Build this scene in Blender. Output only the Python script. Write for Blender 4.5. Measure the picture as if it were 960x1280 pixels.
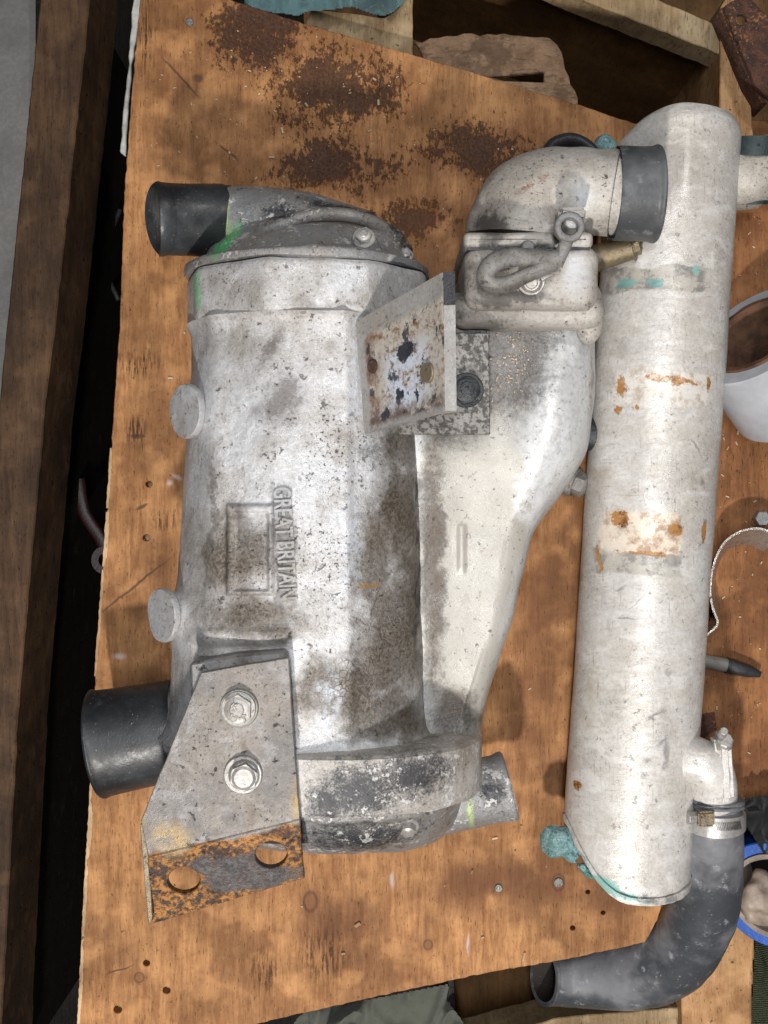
import bpy, bmesh, math, random
from math import sin, cos, pi, radians as R, sqrt
from mathutils import Vector, Matrix, noise as mn
random.seed(7)
for o in list(bpy.data.objects): bpy.data.objects.remove(o)
S = bpy.context.scene; COL = S.collection

# ---------------------------------------------------------------- camera, world, lamps, exposure
H = 0.95          # camera height above the board (m)
PX = 0.00065      # metres per photograph pixel on the board
cam = bpy.data.cameras.new('camera'); co = bpy.data.objects.new('camera', cam); COL.objects.link(co)
co.location = (0, 0, H); co.rotation_euler = (0, 0, 0)
cam.sensor_fit = 'VERTICAL'; cam.angle = 2*math.atan(640*PX/H); cam.clip_start = .01; cam.clip_end = 50
S.camera = co
w = bpy.data.worlds.new('World'); S.world = w; w.use_nodes = True
w.node_tree.nodes['Background'].inputs[0].default_value = (.80, .88, 1, 1)
w.node_tree.nodes['Background'].inputs[1].default_value = .022
def lamp(name, loc, tgt, size, power, col, sy=None):
    l = bpy.data.lights.new(name, 'AREA'); l.energy = power; l.color = col; l.size = size
    l.shape = 'RECTANGLE' if sy else 'DISK'
    if sy: l.size_y = sy
    o = bpy.data.objects.new(name, l); COL.objects.link(o); o.location = loc
    o.rotation_euler = (Vector(tgt)-Vector(loc)).to_track_quat('-Z', 'Y').to_euler()
lamp('work_lamp', (-.12, -1.05, 1.42), (0, 0, .05), .08, 25, (1, .95, .89))
lamp('shop_lamp', (.70, 1.15, 1.7), (0, 0, .05), .16, 9, (1, .95, .9))
lamp('ceiling_strip', (-.02, .10, 2.0), (0, 0, 0), .05, 21, (.94, .97, 1), 1.0)
S.view_settings.view_transform = 'Standard'; S.view_settings.look = 'None'
S.view_settings.exposure = .15; S.view_settings.gamma = 1

# ---------------------------------------------------------------- calibration: photograph pixel at height z -> place
def W(px, py, z=0.0):
    k = (H-z)/H*PX
    return Vector(((px-480)*k, (640-py)*k, z))
def proj(v):
    k = H/(H-v[2])/PX
    return 480+v[0]*k, 640-v[1]*k

# ---------------------------------------------------------------- node helpers
class Sk:
    def __init__(s, nt, k): s.nt = nt; s.k = k
    def _m(s, op, a, b=None, c=None):
        n = s.nt.nodes.new('ShaderNodeMath'); n.operation = op
        for i, v in enumerate((a, b, c)):
            if v is None: continue
            if isinstance(v, Sk): s.nt.links.new(v.k, n.inputs[i])
            else: n.inputs[i].default_value = v
        return Sk(s.nt, n.outputs[0])
    def __add__(s, o): return s._m('ADD', s, o)
    def __sub__(s, o): return s._m('SUBTRACT', s, o)
    def __mul__(s, o): return s._m('MULTIPLY', s, o)
    def __rsub__(s, o): return s._m('SUBTRACT', o, s)
    def mx(s, o): return s._m('MAXIMUM', s, o)
    def mnm(s, o): return s._m('MINIMUM', s, o)
    def cl(s):
        r = s._m('ADD', s, 0.0); r.k.node.use_clamp = True; return r
    def step(s, a, b):      # smooth 0..1 between a and b
        n = s.nt.nodes.new('ShaderNodeMapRange'); n.interpolation_type = 'SMOOTHSTEP'
        s.nt.links.new(s.k, n.inputs[0])
        if a < b: n.inputs[1].default_value = a; n.inputs[2].default_value = b
        else: n.inputs[1].default_value = b; n.inputs[2].default_value = a; n.inputs[3].default_value = 1; n.inputs[4].default_value = 0
        return Sk(s.nt, n.outputs[0])
class Mat:
    def __init__(s, name):
        s.m = bpy.data.materials.new(name); s.m.use_nodes = True; s.nt = s.m.node_tree
        s.b = s.nt.nodes['Principled BSDF']
        g = s.nt.nodes.new('ShaderNodeNewGeometry'); s.P = g.outputs['Position']; s.nrm = g.outputs['Normal']
        s.Pn = None
    def warp(s, amt=.006, scale=60):
        n = s.nt.nodes.new('ShaderNodeTexNoise'); n.inputs['Scale'].default_value = scale; n.inputs['Detail'].default_value = 4
        s.nt.links.new(s.P, n.inputs['Vector'])
        a = s.nt.nodes.new('ShaderNodeVectorMath'); a.operation = 'MULTIPLY_ADD'
        s.nt.links.new(n.outputs['Color'], a.inputs[0]); a.inputs[1].default_value = (amt*2,)*3
        b = s.nt.nodes.new('ShaderNodeVectorMath'); b.operation = 'SUBTRACT'; s.nt.links.new(s.P, b.inputs[0]); b.inputs[1].default_value = (amt,)*3
        s.nt.links.new(b.outputs[0], a.inputs[2]); s.Pn = a.outputs[0]
    def mp(s, scale=(1, 1, 1), rot=0, loc=(0, 0, 0), src=None):
        n = s.nt.nodes.new('ShaderNodeMapping'); s.nt.links.new(src or s.P, n.inputs[0])
        n.inputs['Scale'].default_value = scale; n.inputs['Rotation'].default_value = (0, 0, rot); n.inputs['Location'].default_value = loc
        return n.outputs[0]
    def noise(s, scale, detail=3, rough=.5, vec=None, dist=0):
        n = s.nt.nodes.new('ShaderNodeTexNoise'); s.nt.links.new(vec or s.P, n.inputs['Vector'])
        n.inputs['Scale'].default_value = scale; n.inputs['Detail'].default_value = detail
        n.inputs['Roughness'].default_value = rough; n.inputs['Distortion'].default_value = dist
        return Sk(s.nt, n.outputs[0])
    def vor(s, scale, feat='F1', vec=None, rnd=1):
        n = s.nt.nodes.new('ShaderNodeTexVoronoi'); n.feature = feat; s.nt.links.new(vec or s.P, n.inputs['Vector'])
        n.inputs['Scale'].default_value = scale; n.inputs['Randomness'].default_value = rnd
        return Sk(s.nt, n.outputs['Distance'])
    def blob(s, px, py, rx, ry, z=0, rot=0, soft=.5, warped=True):   # elliptical patch, pixels of the photograph, given its height
        n = s.nt.nodes.new('ShaderNodeMapping'); n.vector_type = 'TEXTURE'
        s.nt.links.new(s.Pn if (warped and s.Pn) else s.P, n.inputs[0]); c = W(px, py, z); k = (H-z)/H*PX
        n.inputs['Location'].default_value = (c.x, c.y, 0); n.inputs['Rotation'].default_value = (0, 0, R(rot))
        n.inputs['Scale'].default_value = (rx*k, ry*k, 1e4)
        l = s.nt.nodes.new('ShaderNodeVectorMath'); l.operation = 'LENGTH'; s.nt.links.new(n.outputs[0], l.inputs[0])
        return Sk(s.nt, l.outputs['Value']).step(1, 1-soft)
    def vblobs(s, L, z=0, soft=1, **k):      # soft zones of wear, painted shade and highlight stored per vertex on a dense mesh (see paint)
        s.rec = getattr(s, 'rec', []); nm = 'zone_%d' % len(s.rec); s.rec.append((nm, L, soft))
        n = s.nt.nodes.new('ShaderNodeAttribute'); n.attribute_name = nm; return Sk(s.nt, n.outputs['Fac'])
    def blobs(s, L, **k):
        r = None
        for a in L:
            b = s.blob(*a[:4], **{**k, **(a[4] if len(a) > 4 else {})})
            r = b if r is None else r.mx(b)
        return r
    def rect(s, px, py, hw, hh, z=0, rot=0, soft=.1, warped=True):
        n = s.nt.nodes.new('ShaderNodeMapping'); n.vector_type = 'TEXTURE'
        s.nt.links.new(s.Pn if warped else s.P, n.inputs[0]); c = W(px, py, z); k = (H-z)/H*PX
        n.inputs['Location'].default_value = (c.x, c.y, 0); n.inputs['Rotation'].default_value = (0, 0, R(rot)); n.inputs['Scale'].default_value = (hw*k, hh*k, 1e4)
        x = s.nt.nodes.new('ShaderNodeSeparateXYZ'); s.nt.links.new(n.outputs[0], x.inputs[0])
        A = Sk(s.nt, x.outputs[0])._m('ABSOLUTE', Sk(s.nt, x.outputs[0])); B = Sk(s.nt, x.outputs[1])._m('ABSOLUTE', Sk(s.nt, x.outputs[1]))
        return A.mx(B).step(1+soft, 1-soft)
    def patch(s, L, gain=1.0, bias=0.0, sc=70, edge=.16, **k):
        if not hasattr(s, 'N') or sc not in s.N:
            s.N = getattr(s, 'N', {}); s.N[sc] = (s.noise(sc, 6, .68)*.55+s.noise(sc*4.5, 4, .65)*.45-.5)*3.0
        k = {**dict(soft=1), **k}
        B = s.vblobs(L, **k) if k.pop('v', 0) else s.blobs(L, **k)
        return (B*(1.5*gain)+s.N[sc]-(.75-bias)).step(-edge, edge)*B.step(0, .08)
    def mix(s, f, a, b, mode='MIX'):
        n = s.nt.nodes.new('ShaderNodeMix'); n.data_type = 'RGBA'; n.blend_type = mode
        if isinstance(f, Sk): s.nt.links.new(f.k, n.inputs['Factor'])
        else: n.inputs['Factor'].default_value = f
        for i, v in ((6, a), (7, b)):
            if isinstance(v, Sk): s.nt.links.new(v.k, n.inputs[i])
            else: n.inputs[i].default_value = (*v, 1)
        return Sk(s.nt, n.outputs[2])
    def nz(s):
        n = s.nt.nodes.new('ShaderNodeSeparateXYZ'); s.nt.links.new(s.nrm, n.inputs[0]); return Sk(s.nt, n.outputs[2])
    def fin(s, col, rough=.6, metal=0, h=None, bump=.3, dist=.002, spec=.5):
        def put(v, nm):
            if isinstance(v, Sk): s.nt.links.new(v.k, s.b.inputs[nm])
            else: s.b.inputs[nm].default_value = (*v, 1) if isinstance(v, tuple) else v
        put(col, 'Base Color'); put(rough, 'Roughness'); put(metal, 'Metallic'); put(spec, 'Specular IOR Level')
        if h is not None:
            n = s.nt.nodes.new('ShaderNodeBump'); n.inputs['Strength'].default_value = bump; n.inputs['Distance'].default_value = dist
            s.nt.links.new(h.k, n.inputs['Height']); s.nt.links.new(n.outputs[0], s.b.inputs['Normal'])
        return s.m

# ---------------------------------------------------------------- materials
def m_wood(name, light, dark, rot=0, grime=.4, extra=None, scale=1, edge=None):
    m = Mat(name); m.warp(.0022, 80)
    v = m.mp((380*scale, 34*scale, 60), rot, src=m.Pn); v2 = m.mp((80*scale, 9*scale, 20), rot, src=m.Pn)
    g = m.noise(1, 5, .65, v, .3); g2 = m.noise(1, 4, .6, v2, 1.2)
    big = m.noise(9, 4, .6); mid = m.noise(45, 5, .65)
    c = m.mix((g*.35+g2*.35+m.noise(30, 5, .65)*.3).step(.34, .66), light, dark)
    c = m.mix(big.step(.38, .64)*.7, c, tuple(x*.6 for x in dark))
    c = m.mix((m.noise(70, 6, .7)*.6+big*.4).step(.50, .64)*.28, c, tuple(x*.5 for x in dark))
    sl = m.noise(1, 3, .55, m.mp((1400, 60, 60), rot+.02)).step(.60, .68)*m.noise(32, 4).step(.42, .6)
    c = m.mix(sl*.6, c, tuple(x*.3 for x in dark))
    c = m.mix(m.noise(260, 4, .7).step(.56, .68)*.4, c, tuple(x*.4 for x in dark))
    c = m.mix(m.noise(38, 5).step(.5, .7)*.35, c, tuple(min(1, x*1.3) for x in light))
    pores = m.noise(1, 2, .5, m.mp((900, 130, 100), rot)).step(.66, .74)
    c = m.mix(pores*.55, c, tuple(x*.25 for x in dark))
    fleck = m.noise(210, 2, .5).step(.69, .74)*m.noise(20, 2).step(.4, .6)
    c = m.mix(fleck*.8, c, (.035, .02, .012))
    c = m.mix(mid.step(.56, .8)*grime, c, (.07, .035, .018))
    hgt = g*.5+mid*.3-pores*.5
    if extra: c, hgt = extra(m, c, hgt)
    return m.fin(c, g.step(.2, .8)*.2+.55, 0, hgt, .75, .0016, .2)

def board_extra(m, c, h):
    n1 = m.noise(130, 8, .75); n2 = m.noise(28, 5, .6); fine = m.noise(420, 3, .6)
    z = dict(soft=.95)
    dens = m.blobs([(320, 45, 95, 62), (280, 20, 50, 40), (395, 215, 95, 50), (455, 190, 60, 50), (430, 130, 130, 80, dict(soft=.95)),
                    (280, 220, 40, 30), (560, 180, 110, 85), (640, 210, 90, 70), (510, 260, 120, 80), (700, 150, 50, 25), (360, 120, 190, 130), (330, 60, 80, 60), (380, 205, 110, 40, dict(rot=20))], **z)
    L1 = [(320, 45, 150, 100), (410, 205, 170, 85), (420, 110, 190, 120), (600, 190, 160, 80), (520, 275, 110, 60)]
    d = m.blobs(L1, soft=1)
    c = m.mix(d*n2.step(.3, .6)*.5, c, (.20, .085, .032))
    spk = (d*.30+m.noise(1, 6, .75, m.mp((260, 150, 200), R(4)))*.75+n2*.5).step(.815, .885)
    c = m.mix(m.patch([(325, 50, 140, 90), (420, 210, 150, 70), (600, 200, 130, 70)], .7, .1, 24, .5)*.6, c, (.11, .045, .02))
    B = m.blobs([(315, 45, 115, 95), (350, 100, 90, 45, dict(rot=-38)), (395, 228, 140, 50, dict(rot=5)), (455, 188, 60, 85, dict(rot=-40)), (645, 212, 75, 50), (575, 185, 100, 45, dict(rot=-18))], soft=1)
    n90 = m.noise(1, 6, .72, m.mp((120, 80, 90), R(4)))
    rust = (B*.62+(n2-.5)*2.2+(n90-.5)*2.0+(fine-.5)*1.3-.74).step(-.16, .30)*B.step(0, .15)
    rust = rust.mx(spk*.9)
    c = m.mix(rust*.93, c, m.mix(fine.step(.4, .62), (.016, .008, .006), (.060, .026, .017)))
    # oily shade of old use, worn wide patches
    oil = m.blobs([(560, 300, 90, 130), (680, 760, 70, 130), (660, 900, 60, 120), (600, 1110, 150, 60), (420, 1160, 90, 60), (760, 1130, 60, 60), (200, 700, 40, 90)], soft=1)
    c = m.mix(oil*(n2.step(.25, .55))*.85, c, (.12, .048, .02))
    # grain smears
    st = m.noise(1, 4, .6, m.mp((520, 40, 40), R(4))).step(.48, .60)
    sm = m.blobs([(172, 455, 44, 26), (170, 538, 22, 28), (330, 1215, 28, 40), (405, 1195, 44, 52), (205, 650, 26, 22),
                  (180, 40, 20, 90)], soft=.8)
    c = m.mix((sm*st*(n1.step(.38, .5)))*.9, c, (.035, .02, .012))
    # scratches
    sc = m.blobs([(225, 95, 46, 2.2, dict(rot=-47)), (247, 98, 9, 7), (165, 735, 80, 2.2, dict(rot=38)), (150, 1212, 26, 1.6, dict(rot=18)),
                  (178, 633, 12, 3, dict(rot=30)), (172, 545, 14, 4), (500, 108, 2, 34, dict(rot=3)), (285, 190, 26, 2, dict(rot=-38))], soft=.6)
    c = m.mix(sc*.75, c, (.05, .028, .018))
    pale = m.blobs([(222, 597, 9, 5, dict(rot=-30)), (212, 604, 6, 6), (490, 1100, 5, 16), (585, 1180, 3, 20), (150, 820, 12, 6)], soft=.9)
    c = m.mix(pale*.6, c, (.55, .48, .45))
    # knots
    for (x, y, rx, ry) in [(388, 1127, 11, 16), (535, 1181, 7, 8), (698, 1103, 10, 13), (174, 1222, 8, 8), (497, 102, 6, 8)]:
        o = m.blob(x, y, rx, ry, warped=False, soft=.4); i = m.blob(x, y, rx*.8, ry*.84, warped=False, soft=.45)
        halo = m.blob(x, y, rx*2.4, ry*2.2, soft=1)
        c = m.mix(halo*.7, c, (.13, .05, .022)); c = m.mix((o-i*.85).cl()*n1.step(.25, .45)*.95, c, (.05, .022, .013)); c = m.mix(i*.5, c, (.24, .11, .045))
    return c, h-rust*.4+sm*st*-.3
LIGHTW, DARKW = (.52, .265, .11), (.22, .092, .034)
M_board = m_wood('plywood_board_wood', LIGHTW, DARKW, R(4), .35, board_extra)
M_board2 = m_wood('side_board_wood', (.36, .165, .065), (.18, .07, .027), R(-6), .6)
M_ply = m_wood('plywood_edge', (.62, .45, .27), (.36, .20, .10), R(90), .3)
M_rail = m_wood('weathered_rail', (.105, .058, .028), (.035, .018, .010), R(-6), .55, scale=.7)
M_crate = m_wood('crate_wood', (.20, .10, .035), (.11, .055, .02), R(70), .5, scale=.5)
M_post = m_wood('post_wood', (.55, .33, .16), (.32, .15, .06), R(0), .4)
M_dark = m_wood('shaded_crate_wood', (.010, .007, .005), (.005, .004, .003), R(5), .5)  # near black copy of the crate wood, inner shade put into the colour
M_pale = m_wood('old_block_wood', (.46, .35, .21), (.25, .16, .08), R(85), .6)

def m_cardb():
    m = Mat('torn_cardboard'); m.warp(.004, 70); n = m.noise(60, 6, .7); st = m.noise(1, 3, .6, m.mp((60, 420, 60), R(8), src=m.Pn)); t = m.noise(18, 5, .7)
    c = m.mix(n.step(.35, .65), (.36, .23, .14), (.22, .13, .075)); c = m.mix(t.step(.50, .56)*.6, c, (.12, .07, .04)); c = m.mix(st.step(.55, .66)*.5, c, (.08, .045, .028))
    return m.fin(c, .85, 0, st+n, .9, .003)
M_card = m_cardb()
def m_concrete():
    m = Mat('concrete'); n = m.noise(14, 6, .7); f = m.noise(160, 4, .6)
    return m.fin(m.mix(n.step(.3, .7), m.mix(f.step(.35, .65), (.19, .183, .18), (.23, .222, .215)), (.15, .145, .14)), .8, 0, f, .4)
M_conc = m_concrete()

def m_cast(name, base, warmth=.3, spk=.5, extra=None, rough=.48, metal=.15, bump=.6, dirtc=(.16, .13, .105), dirt=.5):
    m = Mat(name); m.warp(.007, 55)
    a = m.noise(15, 7, .68); b = m.noise(62, 7, .74); f = m.noise(330, 6, .75); s = m.noise(150, 4, .65); u = m.noise(1000, 2, .6)
    c = m.mix(f.step(.30, .70), tuple(x*1.06 for x in base), tuple(x*.80 for x in base))
    c = m.mix(a.step(.38, .64)*warmth, c, (.36, .31, .25))
    gr = (b*.25+a*.45+m.noise(1, 6, .7, m.mp((60, 16, 40), src=m.Pn))*.3).step(.46, .64)
    c = m.mix(gr*dirt, c, dirtc)
    c = m.mix((b*.45+f*.55).step(.555, .62)*dirt*.8, c, tuple(x*.5 for x in dirtc))
    sp = (s*.7+f*.3).step(.595, .635)*b.step(.40, .55)
    sp2 = m.noise(520, 3, .6).step(.60, .65)*a.step(.38, .58)
    c = m.mix((sp+sp2*.8).cl()*spk, c, (.022, .02, .019))
    c = m.mix(m.noise(40, 7, .7).step(.58, .68)*.45, c, tuple(min(.9, x*1.35) for x in base))
    h = f*.5+b*.6-sp*.7+u*.15
    r = b.step(.3, .7)*.25+(rough-.1)
    if extra: c, h = extra(m, c, h)
    return m.fin(c, r, metal, h, bump, .0016)

rec_store = {}
def body_extra(m, c, h):
    zz = .165
    n = m.noise(110, 6, .7); n2 = m.noise(24, 4, .6); fine = m.noise(420, 3, .6)
    # grime zones, with painted shade near the bracket and above the flange
    g = m.vblobs([(350, 500, 60, 80), (340, 440, 30, 50), (500, 640, 60, 70), (515, 745, 30, 110), (335, 690, 60, 60), (300, 760, 90, 50), (560, 600, 30, 60),
                 (280, 700, 26, 90), (470, 480, 40, 50), (455, 850, 60, 80), (505, 880, 60, 60), (390, 380, 60, 10)], z=zz, soft=1)
    c = m.mix(g*.5, c, (.17, .15, .135))
    pg = m.patch([(350, 500, 50, 80), (500, 640, 60, 80), (512, 745, 26, 120), (330, 690, 50, 60), (290, 770, 90, 40), (340, 430, 30, 50), (470, 560, 60, 40), (455, 860, 70, 70), (505, 885, 50, 50), (262, 640, 14, 160)], .75, -.05, 90, .3, z=zz, v=1)
    c = m.mix(pg*.6, c, (.11, .095, .085))
    soot_shade = m.patch([(500, 640, 50, 120), (490, 800, 75, 150), (450, 880, 90, 60), (400, 860, 60, 70), (330, 770, 80, 45), (290, 690, 60, 90), (520, 730, 36, 210), (480, 905, 120, 40), (500, 560, 40, 60), (465, 700, 50, 120), (340, 790, 70, 40)], 1.0, .06, 38, .6, z=zz, v=1)  # soot, plus shade painted on the right side and above the flange
    c = m.mix(soot_shade*.82, c, m.mix(fine.step(.35, .65), (.042, .031, .021), (.16, .128, .092)))
    # speckle of chipped paint
    sp = m.noise(400, 4, .7).step(.60, .65)*m.vblobs([(400, 700, 90, 90), (420, 560, 60, 90), (505, 620, 34, 90), (310, 720, 60, 90), (500, 780, 40, 110), (355, 670, 30, 90)], z=zz, soft=1).step(.1, .6)
    c = m.mix(sp*.9, c, (.03, .027, .026))
    # crazing of the paint on the right half
    cr = m.vor(230, 'DISTANCE_TO_EDGE', m.Pn).step(.06, .0)
    cz = m.vblobs([(515, 680, 30, 170), (490, 800, 60, 110), (450, 850, 80, 60)], z=zz-.02, soft=.8)*m.noise(30, 3).step(.38, .6)
    c = m.mix(cr*cz*n.step(.35, .6)*.22, c, (.07, .05, .04))
    lt = m.rect(356, 680, 13, 70, z=.163, rot=3.5, soft=.25)*n.step(.3, .5)  # dark grime behind the letters, painted in for their relief shading
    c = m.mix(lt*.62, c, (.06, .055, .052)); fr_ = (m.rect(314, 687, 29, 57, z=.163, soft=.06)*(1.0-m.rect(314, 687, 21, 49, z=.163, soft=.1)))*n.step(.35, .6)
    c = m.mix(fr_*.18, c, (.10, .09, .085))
    # black line along the crease
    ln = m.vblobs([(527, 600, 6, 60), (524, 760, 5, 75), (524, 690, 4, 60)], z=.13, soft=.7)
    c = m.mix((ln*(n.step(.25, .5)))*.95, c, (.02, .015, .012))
    # rust streak, fluorescent dye, chips
    ru = m.blobs([(462, 733, 23, 6, dict(z=.165))], soft=.8)
    c = m.mix((ru*n.step(.3, .6)).cl()*.9, c, m.mix(fine.step(.4, .6), (.42, .22, .05), (.20, .10, .03)))
    gr = m.blobs([(258, 375, 8, 36, dict(z=.1, rot=4))], soft=1)
    c = m.mix(gr*.75*n.step(.25, .5), c, (.13, .62, .22))
    ch = m.blobs([(325, 515, 16, 16, dict(soft=1)), (380, 395, 5, 3), (300, 640, 6, 20), (264, 573, 3, 5), (345, 573, 4, 4), (375, 597, 3, 5), (252, 730, 3, 6), (382, 460, 2, 3)], z=.16, soft=.4)
    c = m.mix(ch*.55, c, (.14, .12, .11))
    # scratches and cracks
    sc = m.blobs([(480, 800, 2, 34, dict(rot=35)), (445, 835, 2, 26, dict(rot=40)), (470, 760, 1.6, 30, dict(rot=-15)), (418, 738, 14, 1, {}), (395, 710, 1, 16, {}), (455, 780, 24, 1.5, dict(rot=-25))], z=.165, soft=.6)
    c = m.mix(sc*.55, c, (.06, .045, .04))
    wh = m.vblobs([(440, 470, 22, 90), (440, 660, 22, 130), (412, 880, 20, 60)], z=zz, soft=1)  # painted highlight, a bluish white stripe down the middle of the casing
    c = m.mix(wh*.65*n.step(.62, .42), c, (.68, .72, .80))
    rec_store['body'] = m.rec
    return c, h-cr*cz*.25-ln*.5-sp*.4
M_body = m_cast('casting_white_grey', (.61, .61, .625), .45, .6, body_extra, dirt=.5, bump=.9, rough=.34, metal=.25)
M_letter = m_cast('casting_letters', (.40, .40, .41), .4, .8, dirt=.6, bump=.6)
def cream_extra(m, c, h):
    zz = .115
    n = m.noise(120, 7, .72); fine = m.noise(500, 2, .5)
    cm = m.blobs([(590, 640, 75, 240), (590, 800, 45, 160), (640, 640, 34, 90), (560, 700, 45, 260)], z=zz, soft=.35)
    c = m.mix(cm*.9, c, m.mix(m.noise(12, 6, .65).step(.3, .7), (.46, .435, .39), (.36, .335, .295)))
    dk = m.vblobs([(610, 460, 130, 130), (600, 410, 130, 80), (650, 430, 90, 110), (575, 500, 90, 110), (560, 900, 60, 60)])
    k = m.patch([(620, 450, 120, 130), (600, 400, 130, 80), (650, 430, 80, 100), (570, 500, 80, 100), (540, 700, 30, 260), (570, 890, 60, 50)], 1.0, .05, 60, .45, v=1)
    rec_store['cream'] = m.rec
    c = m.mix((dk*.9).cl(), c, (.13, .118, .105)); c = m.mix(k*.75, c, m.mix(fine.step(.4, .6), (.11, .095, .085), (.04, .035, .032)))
    grit = fine.step(.64, .67)*m.blobs([(640, 450, 40, 50)], z=zz, soft=.7)
    c = m.mix(grit*.9, c, (.55, .42, .28))
    wh = m.blobs([(685, 550, 44, 90), (660, 620, 26, 50)], z=zz, soft=.7)
    c = m.mix((wh*(n.step(.65, .4))).cl()*.85, c, (.74, .75, .77))
    br = m.blobs([(545, 700, 14, 230), (570, 880, 30, 28), (740, 480, 8, 60)], z=zz, soft=1)
    c = m.mix(br*n.step(.3, .6)*.75, c, (.13, .09, .06))
    sp = m.noise(330, 2, .5).step(.68, .71)
    c = m.mix(sp*.6, c, (.05, .04, .03)); c = m.mix(m.noise(1, 5, .7, m.mp((160, 50, 60))).step(.55, .68)*.35, c, (.30, .27, .23))
    bm = m.blobs([(612, 792, 4, 3), (585, 672, 1, 5), (578, 640, 2, 1)], z=zz, soft=.5)
    c = m.mix(bm*.7, c, (.05, .04, .03))
    return c, h*.8-k*.3
M_cream = m_cast('casting_cream', (.60, .605, .61), .2, .3, cream_extra, rough=.34, bump=.45, dirt=.15)
M_castd = m_cast('casting_grey', (.20, .20, .205), .35, .8, dirt=.75, dirtc=(.05, .045, .04))
def cap_extra(m, c, h):
    n = m.noise(100, 6, .7)
    gr = m.blobs([(292, 312, 13, 42, dict(rot=-22)), (275, 300, 8, 60, dict(rot=8))], z=.10, soft=1)
    c = m.mix((gr*n.step(.2, .42)).cl()*.95, c, (.06, .62, .16))
    ye = m.blobs([(284, 275, 9, 45, dict(rot=8)), (585, 1005, 7, 34, dict(rot=12, z=.07))], z=.1, soft=.9)
    c = m.mix(ye*n.step(.35, .55)*.8, c, (.42, .55, .22))
    bk = m.blobs([(500, 285, 20, 32, dict(rot=35)), (420, 255, 80, 14, dict(rot=-10)), (460, 1035, 110, 45, dict(z=.13)), (610, 975, 20, 30, dict(z=.07)), (350, 270, 26, 16)], z=.12, soft=.9)
    bk = m.patch([(500, 285, 26, 40, dict(rot=35)), (420, 255, 100, 20, dict(rot=-10)), (450, 1035, 150, 55, dict(z=.13)), (610, 975, 30, 40, dict(z=.07)), (350, 270, 50, 36), (470, 262, 50, 22)], .75, .0, 120, .35, z=.12)
    c = m.mix(bk*.95, c, (.03, .032, .038))
    wt = (m.noise(70, 5, .7)*.6+m.noise(300, 5, .7)*.4).step(.545, .58)
    return m.mix(wt*.6, c, (.72, .70, .68)), h-wt*-.3
M_cap = m_cast('casting_cap', (.27, .27, .275), .4, .8, cap_extra, dirt=.6, rough=.4, metal=.3, bump=.8)
def band_extra(m, c, h):
    n = m.noise(75, 7, .75)
    bk = m.blobs([(450, 985, 105, 75), (510, 970, 110, 65), (420, 1000, 60, 50)], z=.17, soft=1)
    bk = m.patch([(450, 985, 110, 80), (515, 970, 110, 65), (410, 1000, 50, 55)], .8, .03, 150, .4, z=.17)
    c = m.mix(bk*.95, c, (.035, .036, .042))
    w = (n*.6+m.noise(260, 5, .7)*.4).step(.53, .58)
    return m.mix(w*.7, c, (.72, .71, .69)), h+w*.4
M_band = m_cast('casting_band', (.50, .475, .45), .5, .9, band_extra, dirt=.5)
def elbow_extra(m, c, h):
    n = m.noise(110, 6, .7)
    ru = m.blobs([(675, 212, 42, 7, dict(rot=30)), (702, 272, 9, 8)], z=.18, soft=.9)
    c = m.mix((ru*n.step(.4, .55)).cl(), c, m.mix(n.step(.5, .62), (.20, .07, .02), (.5, .45, .42)))
    wh = m.blobs([(737, 232, 22, 30), (725, 330, 30, 50)], z=.18, soft=1)
    c = m.mix(wh*.6, c, (.66, .68, .73))
    g = m.patch([(610, 345, 50, 50), (600, 400, 70, 30), (660, 312, 90, 14), (640, 372, 90, 16), (615, 280, 40, 40)], .95, .05, 80, .4, z=.16)
    c = m.mix(g*.85, c, (.05, .044, .04)); c = m.mix(m.blobs([(610, 345, 90, 90), (620, 390, 120, 50)], z=.16, soft=1)*.5, c, (.14, .125, .115))
    return c, h
M_elbow = m_cast('casting_elbow', (.49, .46, .42), .5, .9, elbow_extra, dirt=.45)

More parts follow.
